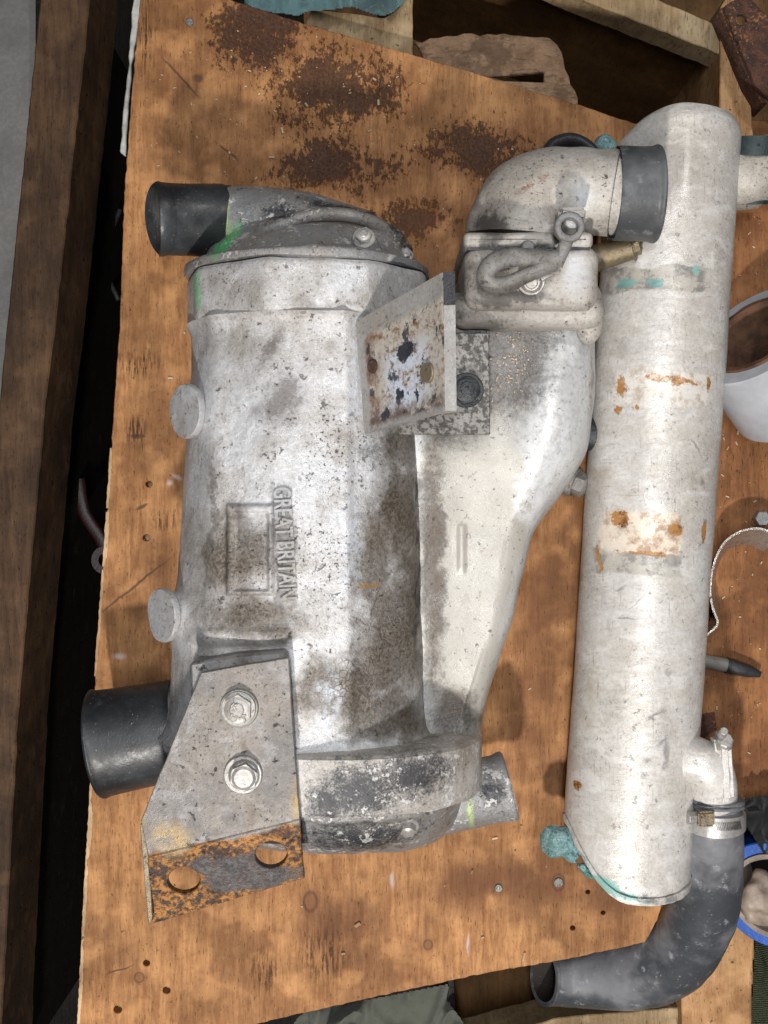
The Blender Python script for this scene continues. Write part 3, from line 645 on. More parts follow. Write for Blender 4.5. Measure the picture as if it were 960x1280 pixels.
def rag(name, pts, z, amp, mat, label, sc=22, seed=0, catn='rag'):
    # cloth patch: dense grid clipped to the outline, folded by ridged noise
    xs = [p[0] for p in pts]; ys = [p[1] for p in pts]; bm = bmesh.new(); st = 1.5
    def inside(x, y):
        c = False; j = len(pts)-1
        for i in range(len(pts)):
            if (pts[i][1] > y) != (pts[j][1] > y) and x < (pts[j][0]-pts[i][0])*(y-pts[i][1])/(pts[j][1]-pts[i][1])+pts[i][0]: c = not c
            j = i
        return c
    V = {}
    def vert(i, j):
        if (i, j) not in V:
            x = min(xs)+i*st; y = min(ys)+j*st; q = Vector((x*.0011*sc, y*.0007*sc, seed))
            f = 1-abs(mn.noise(q+Vector((mn.noise(q*1.7), mn.noise(q*1.3+Vector((5, 0, 0))), 0))*.8))*2
            f2 = mn.noise(q*3.1)*.10
            V[i, j] = bm.verts.new(W(x, y, z+(f+f2)*amp))
        return V[i, j]
    for i in range(int((max(xs)-min(xs))/st)):
        for j in range(int((max(ys)-min(ys))/st)):
            if inside(min(xs)+(i+.5)*st, min(ys)+(j+.5)*st): bm.faces.new((vert(i, j), vert(i+1, j), vert(i+1, j+1), vert(i, j+1)))
    bmesh.ops.solidify(bm, geom=list(bm.faces), thickness=.0015)
    o = link(name, bm, mat, None, 60); return tag(o, label, catn)
rag('rag', [(295, -60), (520, -60), (506, 0), (494, 14), (480, 20), (465, 17), (440, 8), (415, 12), (385, 14), (372, 20), (355, 17), (330, 15), (306, 5)], -.012, .012, M_teal, 'crumpled teal rag hanging over the top edge of the board', seed=3)
rag('rag', [(362, 1290), (372, 1272), (395, 1256), (430, 1258), (455, 1250), (480, 1246), (560, 1230), (562, 1255), (578, 1276), (590, 1330), (360, 1340)], -.055, .026, M_olive, 'crumpled grey green rag poking out under the bottom board edge', sc=17, seed=9)
rag('knit_cloth', [(944, 1172), (1000, 1160), (1000, 1330), (938, 1330), (940, 1250)], -.06, .004, M_knit, 'ribbed green knitted cloth in the bottom right corner', catn='cloth')
rag('black_cloth', [(925, 1000), (940, 996), (1010, 990), (1010, 1075), (955, 1068), (938, 1040), (928, 1025)], -.005, .010, M_bcloth, 'crumpled black cloth beside the hose clamp at lower right', sc=40, seed=4, catn='cloth')

# ---------------------------------------------------------------- boards
b1 = [(182, -36), (290, 0), (383, 30), (515, 68), (605, 95), (720, 130), (780, 150), (880, 182), (872, 400), (858, 700), (846, 950), (833, 1110), (822, 1150), (806, 1178), (720, 1197), (610, 1216), (460, 1248), (400, 1262), (325, 1279),
      (200, 1310), (94, 1335), (98, 1280), (107, 1100), (113, 1000), (119, 850), (130, 700), (134, 640), (143, 500), (150, 400), (155, 250), (166, 100), (175, 0)]
board = T('plywood_board', 'stained orange plywood board with knots and drilled holes that carries the heat exchanger', 'board', (0, 0, -.018))
hl = [(208, 1238, 5), (147, 1262, 5.5), (735, 1115, 3), (754, 1141, 3), (716, 1160, 3.5), (186, 605, 4.5), (183, 672, 5), (183, 1204, 4.5)]
holes = [circ(*W(x, y)[:2], r*PX, 12, r*PX*.9) for x, y, r in hl]
bm = bmesh.new(); prism(bm, rough_line([W(x, y) for x, y in b1], step=.003, amp=.0009, sc=160), -.012, 0, holes, bev=.0005)
link('top_veneer', bm, M_board, board, 30)
bm = bmesh.new(); prism(bm, rough_line([W(x, y) for x, y in b1], step=.004, amp=.0012, sc=120), -.018, -.0122); link('lower_ply', bm, M_ply, board, 30)
# bare splintered edge strips on the left
for (y0, y1, wd) in ((560, 640, 2.2), (635, 708, 4), (712, 845, 2), (925, 1000, 3), (1000, 1075, 4.5), (1075, 1180, 3), (1180, 1285, 3.2)):
    def ex(y):
        e = [(-36, 182), (0, 175), (100, 166), (250, 155), (400, 150), (500, 143), (640, 134), (700, 130), (850, 119), (1000, 113), (1100, 107), (1280, 98), (1335, 94)]
        for (a, xa), (b, xb) in zip(e, e[1:]):
            if a <= y <= b: return xa+(xb-xa)*(y-a)/(b-a)
    L = []; Rr = []; bm = bmesh.new()
    n = int((y1-y0)/4)
    for k in range(n+1):
        y = y0+(y1-y0)*k/n; t = max(0, sin(pi*k/n))**.4; x = ex(y)
        L.append(W(x-1.2+random.uniform(-.6, .6)*t, y)); Rr.append(W(x+.4+wd*t*random.uniform(.7, 1.1), y))
    for k in range(n):
        f = [bm.verts.new((p.x, p.y, .0009)) for p in (L[k], L[k+1], Rr[k+1], Rr[k])]; bm.faces.new(f)
    bmesh.ops.remove_doubles(bm, verts=bm.verts, dist=1e-6); g = bmesh.ops.extrude_face_region(bm, geom=list(bm.faces)); bmesh.ops.translate(bm, vec=(0, 0, -.006), verts=[v for v in g['geom'] if isinstance(v, bmesh.types.BMVert)])
    link('splinter', bm, M_ply, board, 0)
for x, y, r in ((698, 1103, 6), (237, 28, 5), (623, 1110, 5)):
    bm = bmesh.new(); cyl(bm, W(x, y, .0002), (0.05, 0, 1), r*PX, r*PX, .0012, 16, .0004); link('nail_head', bm, M_lens, board)
slab('side_board', [(845, 150), (1010, 150), (1010, 1012), (940, 1000), (900, 1004), (845, 1040)], -.022, .018, M_board2, None)
tag(bpy.data.objects['side_board'], 'darker brown wooden board lying to the right of the painted tube', 'board')

# grit and splinters strewn on the board
bm = bmesh.new()
for i in range(480):
    if i < 230: x, y = random.gauss(400, 130), random.gauss(130, 75)
    else: x, y = random.uniform(110, 820), random.uniform(60, 1180)
    if y > 1170 or x < 185-.065*y+8 or y < 150+(x-780)*.31+10: continue
    s = random.choice((.0004, .0006, .0008, .0013)) if random.random() < .96 else .0024
    M = Matrix.Translation(W(x, y, s*.4)) @ Matrix.Rotation(random.random()*6, 4, 'Z') @ Matrix.Rotation(random.random(), 4, 'X') @ Matrix.Diagonal((s*random.uniform(.6, 2.2), s*.6, s*.5, 1))
    bmesh.ops.create_cube(bm, size=1, matrix=M)
for i in range(90):
    x, y = random.gauss(640, 18), random.gauss(455, 28)
    s = random.choice((.0006, .0009, .0012)); M = Matrix.Translation(W(x, y, .1285)) @ Matrix.Rotation(random.random()*6, 4, 'Z') @ Matrix.Diagonal((s*random.uniform(.8, 2), s*.7, s*.5, 1))
    bmesh.ops.create_cube(bm, size=1, matrix=M)
for i in range(60):
    x, y = random.uniform(890, 955), random.uniform(270, 980)
    s = random.choice((.0006, .0009, .0014)); M = Matrix.Translation(W(x, y, -.0212)) @ Matrix.Rotation(random.random()*6, 4, 'Z') @ Matrix.Diagonal((s*random.uniform(.8, 2.4), s*.7, s*.5, 1))
    bmesh.ops.create_cube(bm, size=1, matrix=M)
o = link('grit', bm, M_knob, None, 0); o['kind'] = 'stuff'; o['label'] = 'pale grit and sawdust strewn over the plywood board'; o['category'] = 'grit'
for (x, y, a, l, wd) in ((655, 1213, 80, 11, 3), (447, 1156, 35, 8, 4), (429, 1192, 10, 5, 2.5), (590, 1090, 80, 5, 2), (603, 1172, 20, 4, 2)):
    if y > 1200: y = 1196
    bm = bmesh.new(); box(bm, W(x, y, .0014), (l*PX, wd*PX, .0015), R(a), .0003, 1)
    tag(link('wood_chip', bm, M_ply), {655: 'upright pale splinter lying at the bottom board edge', 447: 'largest pale wood chip lying below the big knot', 429: 'short pale chip lying among dark grain smears near the bottom', 590: 'tiny chip below the bottom outlet pipe of the exchanger', 603: 'tiny pale chip near the small dark knot at the bottom'}[x], 'wood chip', 'chips of wood on the board')

# ---------------------------------------------------------------- HEAT EXCHANGER
hx = T('heat_exchanger', 'large dirty white cast marine heat exchanger with bolted steel brackets and black hose stubs', 'heat exchanger', W(430, 640, 0))
tp = PX   # true pixel in metres
def bell(px, py, cx, cy, hx_, hy, e=3):    # soft-edged rectangle 0..1
    dx = (abs(px-cx)-hx_)/e; dy = (abs(py-cy)-hy)/e; d = max(dx, dy); return 1/(1+math.exp(max(-30, min(30, d*2.2))))
def body_sec(ty):     # true-y (pixels) -> centre x, half width, centre z, half height (metres)
    t = (204-ty)/450
    L = -214-30*t; Rr = 43+6*t
    return ((L+Rr)/2*tp, (Rr-L)/2*tp, .084, .084+.004*sin(pi*t))
def body_z(x, y):
    cx, a, cz, b = body_sec(y/tp); u = max(-1, min(1, (x-cx)/a)); return cz+b*(1-abs(u)**2.15)**(1/2.15)
bm = bmesh.new(); rgs = []
NA, NS = 520, 420
for k in range(NS+1):
    ty = 214-(214+256)*k/NS; cx, a, cz, b = body_sec(ty); r = []
    fil = .006*math.exp(-abs(ty-206)/7)+.007*math.exp(-abs(ty+250)/9)
    for i in range(NA):
        th = -.35-(pi*1.0-.7+0)*0 + (2*pi)*i/NA
        c_, s_ = cos(th), sin(th); e = 2/2.15
        ux = abs(c_)**e*(1 if c_ > 0 else -1); uz = abs(s_)**e*(1 if s_ > 0 else -1)
        v = Vector((cx+(a+fil)*ux, ty*tp, cz+(b+fil)*uz))
        d = mn.fractal(v*18, 1, 2, 4)*.0013+mn.noise(v*160)*.00025
        if ux < -.3:
            pq, pr = proj(v); d += (.008*math.exp(-((pr-517)/24)**2)+.008*math.exp(-((pr-772)/24)**2))*max(0, -ux)**3*math.exp(-((uz-.35)/.45)**2)
        if uz > 0:
            px, py = proj(v)
            fr = bell(px, py, 314, 687, 28, 56, 2)-bell(px, py, 315, 689, 21, 49, 1.6)
            d += .0028*fr+.0004*bell(px, py, 315, 689, 21, 49, 2)
            pass
            # long shallow casting ridge and a bump where bosses join
            d += .0022*math.exp(-((px-432-(py-640)*.01)/10)**2)*(1 if 380 < py < 960 else 0)
            d += .0030*math.exp(-((px-268)/16)**2)*(1 if 380 < py < 820 else 0)
            d += .0025*bell(px, py, 300, 795, 62, 8, 5)
            d -= .0020*bell(px, py, 300, 812, 56, 5, 3)
        v += Vector((ux, 0, uz)).normalized()*d
        r.append(v)
    rgs.append(r)
loft(bm, rgs)
from mathutils.bvhtree import BVHTree
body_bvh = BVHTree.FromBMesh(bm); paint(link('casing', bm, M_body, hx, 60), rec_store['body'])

def ellring(cx, cz, a, b, y, n=96, p=2.2, facets=0, ph=0):
    r = []
    for i in range(n):
        th = 2*pi*i/n; k = 1
        if facets:
            w_ = 2*pi/facets; k = cos(w_/2)/cos(((th+ph) % w_)-w_/2); k = k*.75+.25*1.0
        c_, s_ = cos(th), sin(th); e = 2/p
        r.append(Vector((cx+a*k*abs(c_)**e*(1 if c_ > 0 else -1), y, cz+b*k*abs(s_)**e*(1 if s_ > 0 else -1))))
    return r
# upper collar
bm = bmesh.new(); cx, a, cz, b = body_sec(204); e = .0015
prof = [(a+.001, b+.001, 202), (a+.0052, b+.0052, 204), (a+.0075, b+.0075, 208), (a+.0080, b+.008, 225), (a+.0078, b+.0078, 257), (a+.006, b+.006, 261)]
prof2 = []
for q0, q1 in zip(prof, prof[1:]):
    for k in range(5): prof2.append(tuple(x+(y-x)*k/5 for x, y in zip(q0, q1)))
prof2.append(prof[-1])
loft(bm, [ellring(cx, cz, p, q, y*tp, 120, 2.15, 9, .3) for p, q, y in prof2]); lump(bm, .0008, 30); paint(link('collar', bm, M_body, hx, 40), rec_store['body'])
# gasket line, cap flange and domed cap with its inlet neck
bm = bmesh.new(); loft(bm, [ellring(cx, cz, a+.0045, b+.0045, y*tp, 96, 2.15, 9, .3) for y in (260.5, 263.5)]); link('gasket', bm, M_blackp, hx, 40)
bm = bmesh.new(); P = [(a+.0055, b+.0055, 263), (a+.006, b+.006, 264.5), (a+.006, b+.006, 270), (a+.004, b+.0035, 273), (a-.004, b-.006, 276), (a-.008, b-.012, 286), (a-.012, b-.020, 305), (a-.020, b-.032, 322), (a-.032, b-.046, 335), (a-.05, b-.06, 343), (a-.075, b-.08, 346)]
Pc = cat(P, 4)
loft(bm, [ellring(cx+(.004 if y > 300 else 0), cz-max(0, (y-276)*.00028), p, q, y*tp, 110, 2.1) for p, q, y in Pc]); lump(bm, .0018, 26); link('end_cap', bm, M_cap, hx, 45)
bm = bmesh.new(); tube(bm, tpath([(268, 276, .085, 43), (310, 278, .085, 44), (360, 284, .088, 46), (410, 296, .09, 46), (460, 306, .085, 40)]), 64, lump=.0012)
link('inlet_neck', bm, M_cap, hx, 50)
bm = bmesh.new()
tube(bm, tpath([(306, 300, .118, 6), (350, 280, .135, 9), (400, 268, .134, 8), (450, 272, .13, 8), (500, 295, .11, 6)]), 20, lump=.001); link('rib', bm, M_cap, hx, 60)
bm = bmesh.new(); tube(bm, tpath([(197, 274, .104, 45.5), (200, 274, .1035, 46), (205, 274, .102, 44.5), (230, 275, .096, 44), (274, 276, .086, 45), (278, 276, .085, 44)], 3), 64, wall=.0045, depth=.022, open0=True, bore_mi=1)
link('hose_stub', bm, [M_rub, M_bore], hx, 40, 'black rubber hose stub on the upper left inlet')
# bolt bosses on cap flange
for (x, y, z, r) in ((455, 300, .150, 17), (262, 338, .085, 10), (507, 322, .105, 12)):
    bm = bmesh.new(); c = W(x, y, z); cyl(bm, c+Vector((0, -.006, -.012)), (0, .35, 1), r*PX*1.15, r*PX*.78, .016, 32, .001); lump(bm, .0006, 60); link('boss', bm, M_cap, hx)
    bm = bmesh.new(); hexbolt(bm, c+Vector((0, 0, .0035)), (0, .35, 1), r*PX*.52, .005, r*PX*.72); link('bolt', bm, M_zinc, hx, 30)
# lower band and cap
bm = bmesh.new(); cxb, ab, czb, bb = -50*tp, .1045, .086, .096
P = [(ab-.014, bb-.012, -246), (ab-.003, bb-.003, -248), (ab, bb, -251), (ab+.0005, bb+.0005, -266), (ab, bb, -306), (ab-.002, bb-.002, -310)]
Pq = []
for q0, q1 in zip(P, P[1:]):
    for k in range(6): Pq.append(tuple(x+(y-x)*k/6 for x, y in zip(q0, q1)))
Pq.append(P[-1])
loft(bm, [ellring(cxb, czb, p, q, y*tp, 140, 2.12) for p, q, y in Pq]); lump(bm, .0011, 26); link('lower_flange', bm, M_band, hx, 40)
bm = bmesh.new(); P = [(ab-.006, bb-.010, -309), (ab-.006, bb-.011, -318), (ab-.008, bb-.018, -323), (ab-.012, bb-.024, -338), (ab-.018, bb-.036, -354), (ab-.028, bb-.052, -368), (ab-.045, bb-.068, -376), (ab-.08, bb-.085, -379)]
loft(bm, [ellring(cxb-.004, czb, p, q, y*tp, 110, 2.1) for p, q, y in cat(P, 4)]); lump(bm, .0026, 24); link('end_cap', bm, M_cap, hx, 45, 'lower end cap, black and white with flaking paint')
bm = bmesh.new(); tube(bm, tpath([(480, 1012, .08, 38), (530, 1006, .08, 40), (575, 996, .08, 42), (600, 990, .08, 41), (622, 986, .08, 42), (634, 983, .08, 44), (638, 982, .08, 41)]), 56, wall=.004, open1=True, lump=.001)
link('outlet_pipe', bm, M_cap, hx, 45)
for (x, y, z, r, d) in ((510, 1035, .152, 12, (0, -.6, .8)), (402, 1030, .13, 12, (-.2, -.6, .8))):
    bm = bmesh.new(); c = W(x, y, z); cyl(bm, c-Vector(d)*.016, d, r*PX*1.6, r*PX*1.1, .014, 32, .001); lump(bm, .0006, 60); link('boss', bm, M_cap, hx)
    bm = bmesh.new(); hexbolt(bm, c-Vector(d)*.003, d, r*PX*.7, .006, r*PX*1.0); link('bolt', bm, M_zinc, hx, 30)
# left round bosses
for (x, y, z, dx) in ((234, 514, .140, -.72), (205, 769, .134, -.78)):
    bm = bmesh.new(); d = Vector((dx, -.03, .68)).normalized(); c = W(x, y, z)
    M = frame_to(c-d*.030, d); rg = []
    for r, h in ((.026, 0), (.020, .008), (.0168, .014), (.0160, .020), (.0158, .026), (.0185, .0275), (.019, .031), (.0182, .0325), (.010, .0328)):
        rg.append([M @ Vector((r*cos(2*pi*i/40), r*sin(2*pi*i/40), h)) for i in range(40)])
    loft(bm, rg); lump(bm, .0007, 60); link('boss', bm, M_letter, hx, 40)
# lower left hose stub and its neck
bm = bmesh.new(); tube(bm, tpath([(121, 930, .07, 66), (124, 929.5, .07, 68), (132, 928, .07, 66), (170, 921, .07, 64), (222, 911, .07, 62), (226, 910, .07, 60)], 3), 64, wall=.005, depth=.05, open0=True, bore_mi=1)
link('hose_stub', bm, [M_rub, M_bore], hx, 40, 'wide black rubber hose stub at the lower left')
bm = bmesh.new(); tube(bm, tpath([(215, 912, .07, 57), (250, 905, .075, 60), (300, 890, .08, 66)]), 48, lump=.001); link('inlet_neck', bm, M_castd, hx)

# lifting rib in front of the lower bracket and the packing lug it is bolted to
bm = bmesh.new(); out = [W(x, y, .180) for x, y in ((237, 828), (300, 817), (358, 812), (362, 835), (366, 960), (300, 970), (240, 900))]
prism(bm, [(p.x, p.y) for p in out], .10, .182, bev=.002); link('mounting_pad', bm, M_castd, hx)
# lower bracket
ZB = .189
pl = [(251, 841), (305, 831), (361, 822), (365, 889), (375, 1024), (185, 1071), (176, 1026)]
bm = bmesh.new(); prism(bm, rough_line([W(x, y, ZB) for x, y in pl], amp=.0004, step=.004), ZB-.0055, ZB, bev=.0006)
br = link('steel_bracket', bm, M_steel, hx, 30, 'grey steel bracket plate bolted over the lower left')
# rusty foot: bent slightly down at the fold
f0, f1 = W(185, 1071.5, ZB), W(375, 1024.5, ZB); b0, b1_ = W(188, 1156, ZB-.016), W(381, 1098, ZB-.016)
X = (f1-f0); Lx = X.length; X.normalize(); Y = ((b0+b1_)/2-(f0+f1)/2); Y = (Y-X*Y.dot(X)); Y.normalize(); Z = X.cross(Y).normalized()
if Z.z < 0: Z = -Z
M = Matrix((X, Y, Z)).transposed().to_4x4(); M.translation = f0
loc = lambda p: ((p-f0).dot(X), (p-f0).dot(Y))
def onplane(px, py):    # where the view ray through a pixel meets the tilted foot
    d = W(px, py, 0)-Vector((0, 0, H)); o_ = Vector((0, 0, H)); t = (f0-o_).dot(Z)/d.dot(Z); return loc(o_+d*t)
bm = bmesh.new(); ol = [onplane(x, y) for x, y in ((185, 1071.6), (375, 1024.6), (381, 1098), (188, 1156))]
hs = [circ(*onplane(230, 1101), .0105, 28), circ(*onplane(339, 1069), .0105, 28)]
prism(bm, rough_line(ol, amp=.0004, step=.004), -.0055, 0, hs, M, bev=.0006); link('rusty_foot', bm, M_steel, br, 30, 'rusted foot with two round holes')
for (x, y, kind) in ((299, 885, 0), (304, 968, 1)):
    c = W(x, y, ZB+.0002); bm = bmesh.new()
    cyl(bm, c, (0, 0, 1), .0128, .0125, .0022, 40, .0006)
    if kind: cyl(bm, c+Vector((.001, 0, .0022)), (.05, 0, 1), .0104, .0092, .0022, 32, .0006); cyl(bm, c+Vector((.001, 0, .0042)), (.06, -.03, 1), .0092, .0090, .0058, 6, twist=.3); cyl(bm, c+Vector((.0014, -.0002, .0100)), (.06, -.03, 1), .0078, .0060, .0012, 32)
    else: hexbolt(bm, c+Vector((0, 0, .0022)), (-.05, .03, 1), .0098, .006, .0115, .5)
    link('bolt', bm, M_zinc, br, 30)
    if not kind:
        bm = bmesh.new()
        for k in range(9): box(bm, c+Vector((random.uniform(-.006, .006), random.uniform(-.006, .006), .0103)), (.0035, .0014, .0014), random.random()*3, .0003, 1)
        link('bolt_marking', bm, M_zinc, br, 0)
# a support strip of brass coloured steel behind the left rim of bracket
bm = bmesh.new(); out = [W(x, y, ZB-.007) for x, y in ((175, 1030), (178, 1030), (187, 1071), (191, 1150), (186, 1157), (180, 1090))]
prism(bm, [(p.x, p.y) for p in out], ZB-.010, ZB-.0062, bev=.0004); link('bracket_rim', bm, M_brass, br)

# side chamber (cream wing)
rows = [(372, 742, .130, .022), (392, 750, .130, .022), (430, 746, .127, .030), (480, 747, .124, .036), (520, 744, .121, .040), (560, 738, .118, .042), (590, 724, .115, .040), (620, 704, .113, .036), (650, 682, .111, .030),
        (675, 668, .110, .024), (720, 655, .109, .020), (780, 640, .108, .018), (840, 622, .107, .018), (885, 608, .106, .018), (925, 600, .105, .018)]
rw = cat(rows, 12); bm = bmesh.new(); V = []
for (py, xr, zt, rr) in rw:
    zs = zt-rr*.8; xe = W(xr, py, zs).x; y = W(xr, py, zs).y; x0 = W(470, py, zt).x; r = []
    N1, N2 = 70, 26
    for k in range(N1):
        x = x0+(xe-rr-x0)*k/(N1-1); v = Vector((x, y, zt)); px, p_y = proj(v)
        sl = .010*(1-min(1, max(0, (px-530)/60)))**2
        b_ = .0018*bell(px, p_y, 577, 685, 4.2, 29, 1.4)
        crown = .012*math.exp(-((px-690)/36)**2-((p_y-520)/85)**2)
        step_ = .006*bell(px, p_y, 650, 385, 120, 16, 3)
        v.z += sl*.3+b_+crown+step_+mn.fractal(v*20, 1, 2, 3)*.0010; r.append(v)
    top = r[-1].z
    for k in range(1, N2+1):
        th = pi/2*k/N2; v = Vector((xe-rr+rr*sin(th), y, top-rr*1.5*(1-cos(th)))); v += Vector((sin(th), 0, cos(th)))*mn.fractal(v*22, 1, 2, 3)*.0012; r.append(v)
    r.append(Vector((xe-.002, y, .02))); r.append(Vector((x0, y, .02))); V.append(r)
loft(bm, V); paint(link('side_chamber', bm, M_cream, hx, 50), rec_store['cream'])
# lip along its right edge, lug, bolts on the edge
bm = bmesh.new(); tube(bm, tpath([(735, 362, .128, 11), (737, 370, .132, 15), (737, 395, .134, 17), (736, 416, .132, 15), (735, 426, .126, 8)], 6), 40, lump=.0015); link('lug', bm, M_elbow, hx, 60)
for (x, y, z, m_, d, r) in ((757, 549, .06, M_blk, (.9, -.3, .3), .0085), (722, 604, .05, M_castd, (.85, -.4, .35), .0095)):
    bm = bmesh.new(); c = W(x, y, z); cyl(bm, c-Vector(d)*.022, d, r*1.6, r*1.3, .020, 32, .001); hexbolt(bm, c-Vector(d)*.003, d, r, .009, r*1.25); lump(bm, .0004, 90); link('bolt', bm, m_, hx, 30)

# thermostat block with two flange rims
def rbox(name, x0, y0, x1, y1, z0, z1, mat, bev=.006, l=.0008, lab=None, cr=.010):
    a, b = W(x0, y0, z1), W(x1, y1, z1); cx, cy = (a.x+b.x)/2, (a.y+b.y)/2; hx_, hy = abs(b.x-a.x)/2, abs(a.y-b.y)/2; cr = min(cr, hy*.9)
    def ring(ins, z):
        P = []; q = max(cr-ins, .0005); X, Y = hx_-ins-q, hy-ins-q
        for (sx, sy, a0_) in ((1, 1, 0), (-1, 1, 90), (-1, -1, 180), (1, -1, 270)):
            for k in range(9): th = R(a0_+k*90/8); P.append((cx+sx*X+q*cos(th), cy+sy*Y+q*sin(th)))
        Q = []
        for i in range(len(P)):
            p0, p1 = P[i], P[(i+1) % len(P)]; n_ = 16 if i % 9 == 8 else 1
            for k in range(n_): Q.append(Vector((p0[0]+(p1[0]-p0[0])*k/n_, p0[1]+(p1[1]-p0[1])*k/n_, z)))
        return Q
    R_ = [ring(0, z0)]+[ring(0, z0+(z1-bev-z0)*k/14) for k in range(1, 15)]+[ring(bev*(1-cos(R(90*k/6))), z1-bev+bev*sin(R(90*k/6))) for k in range(1, 7)]
    m_ = min(hx_, hy)-bev
    R_ += [ring(bev+m_*.93*k/10, z1) for k in range(1, 11)]
    bm = bmesh.new(); loft(bm, R_); lump(bm, l, 45); return link(name, bm, mat, hx, 50, lab)
rbox('thermostat_housing', 581, 305, 749, 385, .03, .1615, M_elbow, .009, .0012)
rbox('lower_rim', 566, 366, 757, 408, .03, .150, M_elbow, .010, .0012)
rbox('upper_rim', 579, 289, 742, 309, .03, .162, M_elbow, .004, .0007, cr=.004)
bm = bmesh.new(); box(bm, (W(661, 311, .16).x, W(661, 310.5, .16).y, .095), (.083, .0022, .129), 0, 0); link('gasket', bm, M_blackp, hx, 0)
# elbow
pe = [(661, 300, .112, 78), (663, 284, .113, 77), (670, 264, .116, 72), (690, 248, .120, 62), (718, 242, .124, 55), (748, 241, .126, 53), (775, 241, .127, 53)]
bm = bmesh.new(); tube(bm, tpath(pe, 10), 80, lump=.0016); link('elbow', bm, M_elbow, hx, 60)
bm = bmesh.new(); tube(bm, tpath([(769, 242, .127, 56), (771, 242, .127, 57.5), (800, 243, .128, 57.5), (812, 243, .128, 58), (818, 243, .128, 60), (821, 243, .128, 59)], 3), 64, wall=.004, depth=.03, open1=True, bore_mi=1)
link('hose_stub', bm, [M_rubg, M_bore], hx, 40, 'dusty grey rubber hose stub on the elbow outlet')
bm = bmesh.new(); tube(bm, tpath([(676, 205, .10, 7), (690, 182, .10, 8), (715, 175, .10, 8), (738, 186, .10, 7), (745, 200, .10, 6)]), 16, sq=1.8); link('lifting_strap', bm, M_blackp, hx)
bm = bmesh.new(); box(bm, W(714, 272, .172), (.020, .010, .02), 0, .003, 3); lump(bm, .0008, 80); link('lug', bm, M_elbow, hx)
# hook, lever and their bolts
bm = bmesh.new(); pts = [(698, 322, .190, 9), (668, 321, .191, 10), (636, 322, .192, 12.5), (616, 329, .190, 12.5), (607, 343, .187, 12.5), (614, 355, .185, 12), (634, 355, .185, 11.5), (656, 345, .186, 10), (676, 336, .188, 10), (694, 330, .188, 10)]
tube(bm, tpath(pts), 18, lump=.0006, sq=.75); link('hook', bm, M_castd, hx, 60, 'bent loop hook on the thermostat housing')
bm = bmesh.new(); c = W(712, 283, .19)
prism(bm, circ(c.x, c.y, .0098, 36), .183, .191, [circ(c.x, c.y, .0055, 28)], bev=.0008); tube(bm, tpath([(710, 298, .186, 8), (703, 314, .186, 8.5), (694, 330, .184, 10)]), 16, sq=.6)
link('lever', bm, M_castd, hx, 50, 'lever ending in a round eye')
bm = bmesh.new(); cyl(bm, W(712, 283, .172), (0, 0, 1), .0052, .0052, .012, 24, .001); link('pin', bm, M_zinc, hx)
bm = bmesh.new(); hexbolt(bm, W(664, 351, .168), (-.1, -.3, 1), .0085, .010, .0095); link('bolt', bm, M_zinc, hx, 30)
bm = bmesh.new(); box(bm, W(679, 340, .18), (.012, .010, .010), .5, .002, 2); link('bracket_tab', bm, M_zinc, hx)
bm = bmesh.new(); cyl(bm, W(659, 311, .160), (0, 0, 1), .0055, .0045, .007, 20, .001); link('stud', bm, M_castd, hx)
bm = bmesh.new(); d = (.9, .2, .35); c = W(793, 309, .100); cyl(bm, c-Vector(d)*.03, d, .010, .0085, .03, 24); hexbolt(bm, c-Vector(d)*.002, d, .0065, .005, .0098); lump(bm, .0008, 110); link('drain_plug', bm, M_brass, hx, 30)

# upper angle bracket: base plate on the chamber, upright leaning plate
bm = bmesh.new(); prism(bm, [tuple(W(x, y, .142)[:2]) for x, y in ((455, 415), (611, 416), (613, 543), (458, 543))], .136, .142, bev=.0006)
ub = link('angle_bracket', bm, M_brk, hx, 30, 'angle bracket with peeling paint and rust')
C0, C1, C2, C3 = W(446, 402, .165), W(554, 341, .235), W(556, 514, .235), W(457, 541, .165)
bm = bmesh.new(); U = (C1-C0).normalized(); Vv = (C3-C0).normalized(); nn = U.cross(Vv).normalized(); nn = nn if nn.z > 0 else -nn
g = 24; top = [[None]*(g+1) for _ in range(g+1)]; bot = [[None]*(g+1) for _ in range(g+1)]
for i in range(g+1):
    for j in range(g+1):
        p = (C0.lerp(C1, i/g)).lerp(C3.lerp(C2, i/g), j/g); lip = .0018*max(0, 1-min(i, g-i, j, g-j)*3.0/g*2)
        top[i][j] = bm.verts.new(p+nn*(lip*.6+mn.noise(p*70)*.0008)); bot[i][j] = bm.verts.new(p-nn*.0045)
for i in range(g):
    for j in range(g):
        bm.faces.new((top[i][j], top[i+1][j], top[i+1][j+1], top[i][j+1])); bm.faces.new((bot[i][j], bot[i][j+1], bot[i+1][j+1], bot[i+1][j]))
for k in range(g):
    for A, B in (((k, 0), (k+1, 0)), ((g, k), (g, k+1)), ((k+1, g), (k, g)), ((0, k+1), (0, k))):
        bm.faces.new((top[A[0]][A[1]], bot[A[0]][A[1]], bot[B[0]][B[1]], top[B[0]][B[1]]))
bm.verts.index_update(); uvl = bm.loops.layers.uv.new('UVMap'); bm.verts.ensure_lookup_table()
gu = {}
for i in range(g+1):
    for j in range(g+1): gu[top[i][j]] = gu[bot[i][j]] = (i/g, j/g)
for f in bm.faces:
    for l in f.loops: l[uvl].uv = gu[l.vert]
link('upright_plate', bm, M_peel, ub, 40)
